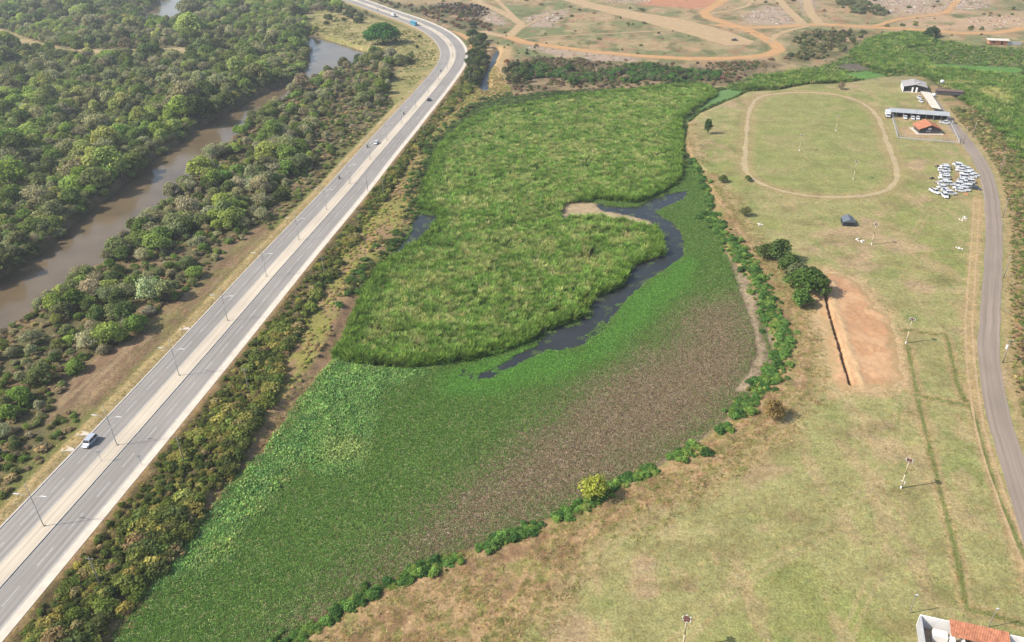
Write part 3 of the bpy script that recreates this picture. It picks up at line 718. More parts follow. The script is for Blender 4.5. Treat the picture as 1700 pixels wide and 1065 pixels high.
    c = mix(c, alb(116, 112, 72), sm(sd('scrub_e2', X, Y) + 3 * w, -8, 6) * sm(n2, .38, .5))
    for k in 'abcdefgh':
        c = mix(c, alb(190, 168, 144), sm(sd('rubble_' + k, X, Y) + 3 * w, -6, 4) * sm(n2 + n3 * .3, .42, .6))
    c = mix(c, alb(206, 148, 112), sm(sd('red_soil', X, Y) + 3 * w, -8, 6))
    c = mix(c, alb(206, 174, 138), .85 * sm(sd('sand_east', X, Y) + 4 * w, -14, 8) * sm(n1, .36, .5))
    c = mix(c, alb(200, 168, 126), .7 * sm(sd('compound', X, Y) + w, -2, 1) * sm(n2, .35, .5))
    for k in 'abcde':
        d, _ = dline(S['worn_' + k], X, Y)
        c = mix(c, alb(192, 172, 126), .5 * (1 - sm(np.abs(d - .9) + .35 * w, .15, .75)))
    c = mix(c, alb(214, 182, 138), .9 * sm(sd('excav', X, Y) + 3.2 * w, -6, 1.0))
    # worn margins of the tracks
    for k, wd, col in (('wheel_track', 2.6, alb(196, 170, 122)), ('dirt_orange', 8, alb(200, 164, 120)), ('dirt_west', 6, alb(200, 168, 126)),
                       ('dirt_east', 9, alb(198, 166, 128))):
        d, _ = dline(S[k], X, Y)
        c = mix(c, col, .75 * (1 - sm(d + w, wd * .4, wd)))
    d, _ = dline(OVAL[::3], X, Y)
    c = mix(c, alb(180, 160, 112), .7 * (1 - sm(d + w, 2, 6)))
    for k in ('plot_a', 'plot_b', 'plot_c'):
        d, _ = dline(S[k], X, Y)
        c = mix(c, alb(190, 166, 120), .75 * (1 - sm(np.abs(d - .9) + .5 * w, .2, 1.2)))
        c = mix(c, alb(112, 128, 66), .85 * (1 - sm(d + .25 * w, .2, .8)))
    return c

CC = zone_colours(GX.ravel(), GY.ravel(), _sx.ravel())
_idx = np.arange(_ny * _nx).reshape(_ny, _nx)
_F = np.stack([_idx[:-1, :-1], _idx[:-1, 1:], _idx[1:, 1:], _idx[1:, :-1]], -1).reshape(-1, 4)
_me = mesh_np('ground', np.stack([GX, GY, GZ], -1).reshape(-1, 3), _F, True, M['ground'])
cattr(_me, 'Col', CC)
tag(ob('ground', _me), kind='structure')

# ------------------------------------------------------------------ water
def water(name, key, mat, pad=2.6):
    D = np.maximum.reduce([sd(k, GX.ravel(), GY.ravel()) for k in key]) > -pad
    keep = D[_F].any(1)
    f = _F[keep]
    used, inv = np.unique(f.ravel(), return_inverse=True)
    z = WATER[key[0]]
    V = np.c_[GX.ravel()[used], GY.ravel()[used], np.full(len(used), z)]
    me = mesh_np(name, V, inv.reshape(-1, 4), True, mat)
    return tag(ob(name, me), kind='structure')
water('river', ['river'], M['water_river'])
water('river', ['river_far'], M['water_river'])
water('canal', ['canal'], M['water_canal'], 2.0)
water('pond', ['pool', 'pool_thin'], M['water_pool'])
water('pond', ['pool_side'], M['water_pool'])
water('pond', ['canal_mouth'], M['water_pool'])

def sheet(name, key, mat, z):
    """a flat irregular patch lying on the ground"""
    P = resample(list(S[key]) + [S[key][0]], 1.0)[:-1]
    P = P + normals(P) * (0.9 * (vnoise(P[:, 0], P[:, 1], 2.5, 3) - .5))[:, None]
    me = bpy.data.meshes.new(name)
    me.from_pydata([(p[0], p[1], z) for p in P], [], [tuple(range(len(P)))])
    bm = bmesh.new(); bm.from_mesh(me); bmesh.ops.triangulate(bm, faces=bm.faces); bmesh.ops.recalc_face_normals(bm, faces=bm.faces)
    if sum(f.normal.z for f in bm.faces) < 0: bmesh.ops.reverse_faces(bm, faces=bm.faces)
    bm.to_mesh(me); bm.free(); me.materials.append(mat)
    return tag(ob(name, me), kind='structure')
sheet('pond', 'lime_pond', M['lime'], -1.12)

# ------------------------------------------------------------------ highway
def ribbon(name, line, a, b, z, mat, thick=0.0, jag=0.0, uv=True, seed=0, steps=1, parent=None, struct=True):
    """strip between lateral offsets a and b (metres right of the line)"""
    Q = np.asarray(line); n = normals(Q)
    offs = np.linspace(a, b, steps + 1)
    s = np.r_[0, np.cumsum(np.hypot(*np.diff(Q, axis=0).T))]
    V = []
    for k, o in enumerate(offs):
        off = np.full(len(Q), o)
        if jag and k in (0, steps):
            off = off + jag * (fbm(s, np.full(len(Q), o), 6.0, seed + k) - .5) * 2
        P = Q + n * off[:, None]
        zz = z(P[:, 0], P[:, 1]) if callable(z) else np.full(len(P), z)
        V.append(np.c_[P, zz])
    V = np.array(V); K, L = V.shape[:2]
    idx = np.arange(K * L).reshape(K, L)
    F = np.stack([idx[:-1, :-1], idx[1:, :-1], idx[1:, 1:], idx[:-1, 1:]], -1).reshape(-1, 4)
    VV = V.reshape(-1, 3)
    if thick:
        m = K * L
        VV = np.vstack([VV, VV - [0, 0, thick]])
        i0 = idx[0]; i1 = idx[-1]
        side = lambda e, flip: np.stack([e[:-1], e[1:], e[1:] + m, e[:-1] + m] if not flip else [e[1:], e[:-1], e[:-1] + m, e[1:] + m], -1)
        F = np.vstack([F, side(i0, False), side(i1, True)])
    F = F[:, ::-1] if False else F
    me = mesh_np(name, VV, np.ascontiguousarray(F), False, mat)
    if uv:
        U = np.zeros((len(VV), 2), np.float32)
        base = np.stack([np.repeat((offs - a)[:, None], L, 1), np.repeat(s[None, :], K, 0)], -1).reshape(-1, 2)
        U[:K * L] = base
        if thick: U[K * L:] = base
        l = me.uv_layers.new(name='UVMap')
        vi = np.zeros(len(me.loops), np.int32); me.loops.foreach_get('vertex_index', vi)
        l.data.foreach_set('uv', U[vi].ravel())
    o = ob(name, me, parent)
    if struct and not parent: tag(o, kind='structure')
    return o

HW = 9.2
road_l = ribbon('road', AX, -HW, -2.2, ROAD_Z, M['asphalt'], .3)
road_r = ribbon('road', AX, 2.2, HW, ROAD_Z, M['asphalt'], .3)
med = ribbon('median', AX, -1.98, 1.98, ROAD_Z + .15, M['concrete'], .45)
ribbon('kerb', AX, -2.2, -1.98, ROAD_Z + .17, M['kerb'], .45, uv=False, parent=med)
ribbon('kerb', AX, 1.98, 2.2, ROAD_Z + .17, M['kerb'], .45, uv=False, parent=med)
pav = ribbon('pavement', AX, HW + .22, HW + 2.25, ROAD_Z + .14, M['walk'], .45, jag=0.0)
ribbon('kerb', AX, HW, HW + .22, ROAD_Z + .16, M['kerb'], .45, uv=False, parent=pav)
ribbon('kerb', AX, -HW - .5, -HW, ROAD_Z + .13, M['kerb'], .45, uv=False)
_s = np.r_[0, np.cumsum(np.hypot(*np.diff(AX, axis=0).T))]
_n = normals(AX)
def on_axis(s, off):
    x = np.interp(s, _s, AX[:, 0]); y = np.interp(s, _s, AX[:, 1])
    nx = np.interp(s, _s, _n[:, 0]); ny = np.interp(s, _s, _n[:, 1])
    return x + nx * off, y + ny * off, math.atan2(nx, -ny) + 0    # heading angle of travel: direction (-ny, nx)
def heading(s):
    nx = np.interp(s, _s, _n[:, 0]); ny = np.interp(s, _s, _n[:, 1])
    return math.atan2(nx, -ny)
for road, off in ((road_l, -5.7), (road_r, 5.7)):
    mb = MB()
    s = 2.0
    while s < _s[-1] - 12:
        x, y, _ = on_axis(s + 2.5, off)
        x0, y0, _ = on_axis(s, off - .09); x1, y1, _ = on_axis(s, off + .09); x2, y2, _ = on_axis(s + 5, off + .09); x3, y3, _ = on_axis(s + 5, off - .09)
        z = ROAD_Z + .006
        mb.poly([(x0, y0, z), (x1, y1, z), (x2, y2, z), (x3, y3, z)])
        s += 10.0
    mb.build('lane_marking', M['paint'], road)
    for e in (1, -1):
        a = off + e * 3.22
        ribbon('edge_line', AX, a - .07, a + .07, ROAD_Z + .006, M['paint'], 0, uv=False, parent=road)

def axis_s(x, y):
    return float(_s[np.argmin((AX[:, 0] - x) ** 2 + (AX[:, 1] - y) ** 2)])

# ------------------------------------------------------------------ lanes and tracks
def track(name, key, wd, mat, jag=0.5, z=0.03, seed=0, line=None, steps=1):
    L = resample(S[key], 2.5, 3) if line is None else line
    h = lambda x, y: height(x, y) + z
    return ribbon(name, L, -wd / 2, wd / 2, h, mat, 0, jag, True, seed, steps)
ribbon('lane', LANE, -2.75, 2.75, 0.05, M['lane_asphalt'], .12, jag=.35)
track('oval_track', None, 2.2, M['dirt_oval'], 1.1, .03, 1, OVAL)
for i, (k, wd, m) in enumerate((('dirt_orange_a', 5.0, 'dirt_o'), ('dirt_orange', 9.0, 'dirt_o'), ('dirt_west', 8.0, 'dirt'), ('dirt_west_b', 4.5, 'dirt'),
        ('dirt_east', 8.5, 'dirt_o'), ('dirt_east_b', 5.0, 'dirt'), ('dirt_north', 8.0, 'dirt'), ('dirt_north_b', 8, 'dirt'), ('dirt_thin', 3.0, 'dirt'),
        ('dirt_thin_b', 3.0, 'dirt'), ('dirt_branch', 5.0, 'dirt'), ('dirt_ne', 6.0, 'dirt_o'))):
    track('dirt_road', k, wd, M[m], wd * .12, .05 + .012 * i, 10 + i)
_wt = resample(S['wheel_track'], 2.5, 6); _wn = normals(_wt)
for e in (-.95, .95):
    track('wheel_rut', None, .55, M['dirt'], .3, .02, 40 + int(e * 3), _wt + _wn * e)
sheet('airstrip', 'strip', M['dirt'], .04)

# ------------------------------------------------------------------ excavation
def excavation():
    P = np.array(S['excav']); lo = P.min(0) - 1; hi = P.max(0) + 1
    st = 0.3
    xs = np.arange(lo[0], hi[0], st); ys = np.arange(lo[1], hi[1], st)
    X, Y = np.meshgrid(xs, ys)
    d = sd('excav', X, Y) + 3.4 * (fbm(X, Y, 6, 91) - .5)
    t, side = dline(resample(S['trench'], 1.0, 2), X, Y)
    tw = .62 + .9 * (vnoise(X, Y, 1.3, 33) - .5) * vnoise(X, Y, 4, 36)
    z = .05 + .22 * sm(d, 0, 3) + .30 * (fbm(X, Y, 2.2, 12) - .5) * sm(d, .5, 3)
    ridge = np.exp(-((t * -side - 2.6 - 1.5 * (vnoise(X, Y, 5, 3) - .5)) / 1.1) ** 2)
    z = z + ridge * .28 * sm(d, 0, 3) * (0.5 + vnoise(X, Y, 3, 6))
    z = z - (2.1 * (1 - sm(t, tw * .55, tw))) * sm(d, 0, 1)
    z = np.where(d < .4, .02 + 0 * z, z)
    idx = np.arange(X.size).reshape(X.shape)
    F = np.stack([idx[:-1, :-1], idx[:-1, 1:], idx[1:, 1:], idx[1:, :-1]], -1).reshape(-1, 4)
    keep = (d.ravel()[F] > 0).all(1)
    F = F[keep]; used, inv = np.unique(F.ravel(), return_inverse=True)
    me = mesh_np('excavated_soil', np.stack([X, Y, z], -1).reshape(-1, 3)[used], inv.reshape(-1, 4), True, M['soil'])
    n = fbm(X, Y, 6, 17)[..., None]
    c = alb(228, 184, 140) + (alb(212, 166, 124) - alb(228, 184, 140)) * sm(n, .4, .6)
    c = c + (alb(196, 170, 122) - c) * ((1 - sm(d + 3 * (fbm(X, Y, 2, 5) - .5), .3, 3.5)) * .85)[..., None]
    c = c + (alb(228, 194, 148) - c) * (ridge * .8)[..., None]
    cattr(me, 'Col', c.reshape(-1, 3)[used])
    tag(ob('excavated_soil', me), kind='structure')
excavation()

# ------------------------------------------------------------------ plant meshes
def quads(C, Nn, size, rs, aspect=1.0, twist=None):
    """leaf quads at C with normals Nn"""
    n = len(C)
    Nn = Nn / np.maximum(np.linalg.norm(Nn, axis=1), 1e-9)[:, None]
    t = rs.normal(size=(n, 3)); u = np.cross(Nn, t); u /= np.maximum(np.linalg.norm(u, axis=1), 1e-9)[:, None]
    w = np.cross(Nn, u)
    a = (size * .5)[:, None]; b = a * aspect
    V = np.stack([C - u * a - w * b * .55, C + u * a * .6 - w * b, C + u * a + w * b * .6, C - u * a * .65 + w * b], 1).reshape(-1, 3)
    return V

def crown_mesh(name, seed, r=3.4, h=5.2, blobs=16, leaves=75, leaf=.62, flat=.75, sparse=0.0, open_=0.0, base=0.9):
    rs = np.random.default_rng(seed)
    Vs = []; v = []; w = []
    for b in range(blobs):
        # blob centres spread through a dome, most of them near its skin
        th = rs.uniform(0, 2 * np.pi); q = np.sqrt(rs.uniform(0.02, 1))
        zz = rs.uniform(0.15, 1.0) ** .8
        rad = r * .78 * q * np.sqrt(max(.12, 1 - (zz * .92) ** 2 * .85))
        c = np.array([rad * np.cos(th), rad * np.sin(th), base + (h - base) * zz * .86 * (1 - .25 * q * q)])
        br = r * rs.uniform(.26, .46)
        m = int(leaves * rs.uniform(.75, 1.25) * (1 - sparse))
        d = rs.normal(size=(m, 3)); d[:, 2] = d[:, 2] * .8 + .25
        d /= np.linalg.norm(d, axis=1)[:, None]
        k = rs.uniform(.72, 1.05, m)[:, None] * (1 + open_ * rs.normal(0, .25, (m, 1)))
        C = c + d * br * k * np.array([1, 1, flat])
        nn = d + rs.normal(0, .55, (m, 3)); nn[:, 2] += .25
        sz = leaf * rs.uniform(.55, 1.35, m)
        Vs.append(quads(C, nn, sz, rs))
        tone = np.clip(rs.normal(.5, .22, m) + rs.normal(0, .12), 0, 1)
        v.append(np.repeat(tone, 4)); w.append(np.repeat(np.clip(rs.normal(.3, .3, m), 0, 1), 4))
    V = np.vstack(Vs); F = np.arange(len(V)).reshape(-1, 4)
    me = mesh_np(name, V, F, False, M['leaf'])
    fattr(me, 'v', np.concatenate(v)); fattr(me, 'w', np.concatenate(w))
    return me

def trunk_mesh(name, seed, h=3.4, r=.22, limbs=4):
    rs = np.random.default_rng(seed); mb = MB()
    p = Vector((0, 0, -.6)); k = 4; rr = r * 1.25
    for i in range(k):
        q = Vector((rs.normal(0, .12), rs.normal(0, .12), -.6 + (h * .75 + .6) * (i + 1) / k))
        mb.tube(p, q, rr, rr * .8, 6); p = q; rr *= .8
    for j in range(limbs):
        t = rs.uniform(0, 6.28); z0 = h * rs.uniform(.35, .7)
        e = Vector((math.cos(t) * h * .45, math.sin(t) * h * .45, h * rs.uniform(.85, 1.25)))
        mid = Vector((e.x * .5, e.y * .5, (z0 + e.z) * .52))
        mb.tube((0, 0, z0), mid, r * .5, r * .34, 5); mb.tube(mid, e, r * .34, r * .12, 5)
    return mb.mesh(name, M['bark'], True)

CROWN = [crown_mesh('crown', 1, blobs=28, leaves=96, leaf=.42),
         crown_mesh('crown', 2, r=3.1, h=5.6, blobs=28, leaves=92, leaf=.40, flat=.85),
         crown_mesh('crown', 3, r=3.8, h=4.4, blobs=30, leaves=94, leaf=.42, flat=.6),
         crown_mesh('crown', 4, r=3.2, h=4.8, blobs=22, leaves=110, leaf=.38, open_=.5),
         crown_mesh('crown', 5, r=3.3, h=4.4, blobs=28, leaves=70, leaf=.29, sparse=.1, open_=1.0)]   # thin, brushy
TRUNK = [trunk_mesh('trunk', 1), trunk_mesh('trunk', 2, h=3.9), trunk_mesh('trunk', 3, h=3.0, limbs=5)]
BUSH = [crown_mesh('foliage', 11, r=1.5, h=1.8, blobs=15, leaves=62, leaf=.29, base=.2, open_=.4),
        crown_mesh('foliage', 12, r=1.8, h=1.5, blobs=16, leaves=60, leaf=.28, flat=.65, base=.15, open_=.5),
        crown_mesh('foliage', 13, r=1.5, h=1.6, blobs=14, leaves=50, leaf=.25, open_=1.0, base=.2)]
def stem_mesh(name, seed):
    rs = np.random.default_rng(seed); mb = MB()
    for j in range(5):
        t = rs.uniform(0, 6.28); mb.tube((0, 0, -.2), (math.cos(t) * .6, math.sin(t) * .6, rs.uniform(.9, 1.4)), .05, .02, 5)
    return mb.mesh(name, M['bark'])
STEM = stem_mesh('stems', 3)

def blade_clump(name, seed, n=26, h=2.3, r=.75, wd=.09, droop=.35, seg=2):
    rs = np.random.default_rng(seed); V = []; F = []; v = []; w = []
    for i in range(n):
        t = rs.uniform(0, 6.28); q = r * np.sqrt(rs.uniform(0, 1))
        b = np.array([q * np.cos(t), q * np.sin(t), 0.0])
        lean = rs.uniform(0, 6.28); L = np.array([np.cos(lean), np.sin(lean), 0])
        hh = h * rs.uniform(.65, 1.15); dr = droop * rs.uniform(.3, 1.6) * hh
        s = np.array([-L[1], L[0], 0]) * wd * rs.uniform(.7, 1.6)
        k0 = len(V)
        for j in range(seg + 1):
            f = j / seg
            p = b + L * dr * f ** 2 + np.array([0, 0, hh * (f - .25 * droop * f ** 3)])
            ww = s * (1 - .75 * f)
            V += [p - ww, p + ww]
        for j in range(seg):
            a = k0 + 2 * j; F.append((a, a + 1, a + 3, a + 2))
        tone = np.clip(rs.normal(.5, .22), 0, 1); hu = np.clip(rs.normal(.3, .3), 0, 1)
        v += [tone] * (2 * seg + 2); w += [hu] * (2 * seg + 2)
    me = mesh_np(name, np.array(V), np.array(F), False, M['reed'])
    fattr(me, 'v', v); fattr(me, 'w', w); return me
REED = [blade_clump('reed_clump', 21, n=34, h=2.0, wd=.10, droop=.42, r=.6), blade_clump('reed_clump', 22, n=30, h=2.3, wd=.10, droop=.5, r=.55), blade_clump('reed_clump', 23, n=34, h=1.6, r=.7, wd=.11, droop=.6)]
TUFT = [blade_clump('grass_tuft', 31, n=22, h=.34, r=.4, wd=.03, droop=1.2), blade_clump('grass_tuft', 32, n=22, h=.28, r=.5, wd=.032, droop=1.4)]

def pad_clump(name, seed, n=11, r=.30, leaf=.17, h=.2, up=1.1):
    rs = np.random.default_rng(seed)
    t = rs.uniform(0, 6.28, n); q = r * np.sqrt(rs.uniform(0, 1, n))
    C = np.c_[q * np.cos(t), q * np.sin(t), h * rs.uniform(.1, 1, n)]
    nn = np.c_[rs.normal(0, .6, n), rs.normal(0, .6, n), np.full(n, up)]
    V = quads(C, nn, leaf * rs.uniform(.6, 1.4, n), rs)
    me = mesh_np(name, V, np.arange(len(V)).reshape(-1, 4), False, M['pad'])
    fattr(me, 'v', np.repeat(np.clip(rs.normal(.5, .25, n), 0, 1), 4)); fattr(me, 'w', np.repeat(np.clip(rs.normal(.3, .3, n), 0, 1), 4))
    return me
PAD = [pad_clump('leaf_cluster', 41), pad_clump('leaf_cluster', 42, n=10, leaf=.19), pad_clump('leaf_cluster', 43, n=12, leaf=.15, h=.26, up=.8)]

def rock_mesh(name, seed):
    rs = np.random.default_rng(seed); bm = bmesh.new()
    bmesh.ops.create_icosphere(bm, subdivisions=1, radius=.5)
    for q in bm.verts: q.co *= rs.uniform(.6, 1.2); q.co.z *= .6
    me = bpy.data.meshes.new(name); bm.to_mesh(me); bm.free(); return me

# ------------------------------------------------------------------ scattering
_protos = {}
def proto(me):
    if me.name not in _protos:
        _protos[me.name] = bpy.data.objects.new('source_' + me.name, me)
    return _protos[me.name]

def scatter(name, P, sc, tint, meshes, label=None, cat=None, tilt=.12, seed=1):
    """one object of uncountable plants: points that carry instances"""
    n = len(P); rs = np.random.default_rng(seed)
    me = bpy.data.meshes.new(name)
    me.vertices.add(n); me.vertices.foreach_set('co', np.asarray(P, np.float32).ravel())
    sc = np.asarray(sc, np.float32)
    if sc.ndim == 1: sc = np.repeat(sc[:, None], 3, 1)
    a = me.attributes.new('sc', 'FLOAT_VECTOR', 'POINT'); a.data.foreach_set('vector', sc.ravel())
    rot = np.c_[rs.normal(0, tilt, n), rs.normal(0, tilt, n), rs.uniform(0, 6.283, n)].astype(np.float32)
    a = me.attributes.new('rt', 'FLOAT_VECTOR', 'POINT'); a.data.foreach_set('vector', rot.ravel())
    cattr(me, 'tint', np.asarray(tint))
    a = me.attributes.new('var', 'INT', 'POINT'); a.data.foreach_set('value', rs.integers(0, len(meshes), n).astype(np.int32))
    o = ob(name, me)
    g = bpy.data.node_groups.new(name, 'GeometryNodeTree')
    g.interface.new_socket('Geometry', in_out='INPUT', socket_type='NodeSocketGeometry')
    g.interface.new_socket('Geometry', in_out='OUTPUT', socket_type='NodeSocketGeometry')
    gi = g.nodes.new('NodeGroupInput'); go = g.nodes.new('NodeGroupOutput')
    jn = g.nodes.new('GeometryNodeJoinGeometry')
    def named(nm, t):
        q = g.nodes.new('GeometryNodeInputNamedAttribute'); q.data_type = t; q.inputs[0].default_value = nm; return q.outputs[0]
    ns, nr, nv = named('sc', 'FLOAT_VECTOR'), named('rt', 'FLOAT_VECTOR'), named('var', 'INT')
    e2r = g.nodes.new('FunctionNodeEulerToRotation'); g.links.new(nr, e2r.inputs[0])
    for k, m in enumerate(meshes):
        oi = g.nodes.new('GeometryNodeObjectInfo'); oi.inputs['Object'].default_value = proto(m); oi.transform_space = 'ORIGINAL'
        cmp = g.nodes.new('FunctionNodeCompare'); cmp.data_type = 'INT'; cmp.operation = 'EQUAL'
        ins = [s for s in cmp.inputs if s.type == 'INT']
        g.links.new(nv, ins[0]); ins[1].default_value = k
        ip = g.nodes.new('GeometryNodeInstanceOnPoints')
        g.links.new(gi.outputs[0], ip.inputs['Points']); g.links.new(cmp.outputs[0], ip.inputs['Selection'])
        g.links.new(oi.outputs['Geometry'], ip.inputs['Instance'])
        g.links.new(e2r.outputs[0], ip.inputs['Rotation']); g.links.new(ns, ip.inputs['Scale'])
        g.links.new(ip.outputs[0], jn.inputs[0])
    g.links.new(jn.outputs[0], go.inputs[0])
    md = o.modifiers.new('scatter', 'NODES'); md.node_group = g
    return tag(o, label, cat, None, 'stuff')

def field_points(cell, x0, x1, y0, y1, seed, jit=.95):
    rs = np.random.default_rng(seed)
    xs = np.arange(x0, x1, cell); ys = np.arange(y0, y1, cell)
    X, Y = np.meshgrid(xs, ys)
    X = X + (rs.random(X.shape) - .5) * cell * jit; Y = Y + (rs.random(Y.shape) - .5) * cell * jit
    X = X.ravel(); Y = Y.ravel()
    m = np.abs(X) < 60 + .68 * Y
    return X[m], Y[m], rs
def bbox(*keys, pad=3):
    P = np.vstack([np.array(S[k]) for k in keys]); lo = P.min(0) - pad; hi = P.max(0) + pad
    return lo[0], hi[0], lo[1], hi[1]
def tints(cols, weights, n, rs, var=.14):
    C = np.array(cols)[rs.choice(len(cols), n, p=np.array(weights) / sum(weights))]
    return C * (1 + rs.normal(0, var, (n, 1))) * (1 + rs.normal(0, .05, (n, 3)))

LV = 2.5       # leaf albedo from picture tone, before self-shading
def lf(r, g, b):
    c = alb(r, g, b, LV); m = c.mean()
    return c + (m - c) * 0.10

# ------------------------------------------------------------------ woodland (left of the highway)
def woodland():
    OX, OY, OS, OT, OV = [], [], [], [], []
    for cell, ya, yb, seed in ((5.0, 60, 420, 1), (5.8, 420, 1150, 2)):
        X, Y, rs = field_points(cell, -860, 20, ya, yb, seed)
        sx = axis(X, Y)
        ok = (sx < -19 - 4 * vnoise(X, Y, 14, 5))
        ok &= (sd('river', X, Y) < np.where(sd_west(X, Y) > .5, -.2, np.where(Y > 400, -.3, -1.4))) & (sd('river_far', X, Y) < -2) & (sd('meadow_far', X, Y) < -1.5)
        ok &= (sd('meadow', X, Y) < -1) & (sd('cleared', X, Y) < 0.5)
        west = sd_west(X, Y)                       # 1 beyond the river
        dens = np.where(west > .5, .98, .93 - .45 * sm(fbm(X, Y, 26, 71), .54, .68))
        ok &= rs.random(len(X)) < dens
        X, Y, sx, west = X[ok], Y[ok], sx[ok], west[ok]
        n = len(X)
        big = fbm(X, Y, 22, 33)
        s = np.where(west > .5, .85 + .75 * sm(big, .35, .7), .55 + .65 * sm(big, .38, .7)) * np.exp(rs.normal(0, .28, n))
        s = s * np.where(sx > -30, .68, 1.0)
        low = (west > .5) & (sm(fbm(X, Y, 45, 13), .42, .58) > .5) & (rs.random(n) < .7)   # open, low scrub glades
        s = np.where(low, s * .5, s)
        T = np.where((west > .5)[:, None],
                     tints([lf(104, 112, 68), lf(124, 126, 88), lf(100, 120, 54), lf(80, 94, 48), lf(138, 146, 76)], [4, 2.6, 3.4, 2.4, 1.4], n, rs),
                     tints([lf(110, 118, 70), lf(136, 134, 98), lf(104, 126, 54), lf(82, 96, 50), lf(128, 144, 64)], [3.5, 2.4, 3.4, 2, 1.6], n, rs))
        lime = sm(fbm(X, Y, 38, 23), .52, .62) * (rs.random(n) < .75) * (west > .5)
        T = T + (tints([lf(118, 142, 56), lf(136, 152, 72)], [1, 1], n, rs) - T) * lime[:, None]
        V = rs.integers(0, 4, n)
        brush = rs.random(n) < np.where(west > .5, .10, .26)
        V = np.where(brush, 4, V)
        T = np.where(brush[:, None], tints([lf(140, 140, 104), lf(130, 132, 94)], [1, 1], n, rs), T)
        OX.append(X); OY.append(Y); OS.append(s); OT.append(T); OV.append(V)
    return [np.concatenate(q) for q in (OX, OY, OS, OT, OV)]

_rv = np.array(S['river'])[:14]     # its left bank, from near to far
_west_line = np.vstack([[-400, 20], _rv[0] + [-60, -60], _rv, [-150, 1000], [-160, 1600]])
def sd_west(X, Y):
    d, s = dline(_west_line, X, Y)
    return (s < 0).astype(float)

TREE_N = 0
def plant_tree(x, y, s, tint, vi, label, group, name='tree', sz=None, trunk=True, rz=None, k=0):
    r_ = random.Random(int(x * 131 + y * 17))
    t = thing(name, label, 'tree', (x, y, float(height(np.array([x]), np.array([y]))[0]) - .05), r_.uniform(0, 6.28) if rz is None else rz, group)
    sc = (s * r_.uniform(.9, 1.15), s * r_.uniform(.9, 1.15), (sz if sz else s) * r_.uniform(.88, 1.15))
    c = ob('crown', CROWN[vi], t, None, None, sc); c['tint'] = [float(q) for q in tint]
    if trunk: ob('trunk', TRUNK[(vi + k) % 3], t, None, None, sc)
    return t

TX, TY, TS, TT, TV = woodland()
_view = (np.abs(TX) < .655 * TY + 30) & (TY > 92) & (TX > -.62 * TY - 34)
_rank = np.where(_view, TS / np.hypot(np.hypot(TX, TY), 120), 0)
_top = np.argsort(-_rank)[:300]
_rest = np.setdiff1d(np.arange(len(TX)), _top)
for i in _top:
    w = sd_west(TX[i:i + 1], TY[i:i + 1])[0] > .5
    t = TT[i]
    kind = 'grey, half bare' if TV[i] == 4 else ('bright lime-green' if t[0] > t[2] * 2.6 and t[1] > .19 else ('dark olive' if t[1] < .105 else 'dusty green'))
    q1 = (TX[i:i + 1], TY[i:i + 1]); dr = -sd('river', *q1)[0]; dc = -sd('cleared', *q1)[0]; ax = -axis(*q1)[0]
    if w: place = 'at the far bank of the brown river' if dr < 9 else ('beside the pale forest meadow' if sd('meadow_far', *q1)[0] > -14 else 'deep in the woodland across the brown river')
    else: place = 'on the near bank of the brown river' if dr < 9 else ('beside the cleared brown strip' if dc < 9 else ('behind the highway verge' if ax < 34 else 'in the scrub between river and highway'))
    kind = ('broad ' if TS[i] > 1.35 else ('small ' if TS[i] < .8 else '')) + kind
    plant_tree(TX[i], TY[i], TS[i], t, TV[i], '%s tree %s' % (kind, place), '%s trees %s' % (kind, place))
for far, nm, lab in ((False, 'woodland', 'dense mixed green woodland beyond the brown river'), (True, 'scrub_wood', 'green and grey scrub wood between river and highway')):
    w = sd_west(TX[_rest], TY[_rest]) > .5
    q = _rest[w != far]
    P = np.c_[TX[q], TY[q], height(TX[q], TY[q]) - .05]
    sc = TS[q][:, None] * np.random.default_rng(5).uniform(.85, 1.18, (len(q), 3))
    scatter(nm, P, sc, TT[q], CROWN, lab, 'woodland', .08, 3)

# low undergrowth under and between the trees
def undergrowth():
    X, Y, rs = field_points(2.6, -300, 20, 60, 520, 9)
    sx = axis(X, Y)
    west = sd_west(X, Y)
    ok = (sx < -15.5) & (sd('river', X, Y) < 0) & (sd('cleared', X, Y) < -.5) & (sd('meadow', X, Y) < 0) & (sd('meadow_far', X, Y) < 0)
    ok &= (west < .5)
    ok &= rs.random(len(X)) < np.where(sx > -22, .85, .7)
    X, Y = X[ok], Y[ok]; n = len(X)
    T = tints([lf(104, 112, 62), lf(140, 128, 96), lf(94, 118, 52), lf(160, 142, 98), lf(120, 108, 84)], [3, 3, 2.5, 1.6, 2], n, rs)
    T = T * 1.05
    scatter('undergrowth', np.c_[X, Y, height(X, Y)], rs.uniform(.45, 1.0, (n, 1)) * np.array([[1, 1, .8]]), T, BUSH, 'low mixed undergrowth beside the scrub trees', 'undergrowth', .1, 4)
undergrowth()
def forest_floor():
    X, Y, rs = field_points(3.6, -420, 0, 60, 640, 10)
    ok = (axis(X, Y) < -16) & (sd_west(X, Y) > .5) & (sd('river', X, Y) < -1.0) & (sd('river_far', X, Y) < -1) & (sd('meadow_far', X, Y) < 0) & (sd('meadow', X, Y) < 0) & (rs.random(len(X)) < .85)
    X, Y = X[ok], Y[ok]; n = len(X)
    T = tints([lf(112, 122, 70), lf(132, 134, 92), lf(104, 128, 56), lf(138, 148, 74)], [3, 2.4, 3, 1.4], n, rs)
    scatter('forest_understory', np.c_[X, Y, height(X, Y)], rs.uniform(.9, 1.9, (n, 1)) * np.array([[1, 1, .95]]), T, BUSH, 'leafy understory between the woodland trees across the river', 'undergrowth', .1, 5)
forest_floor()

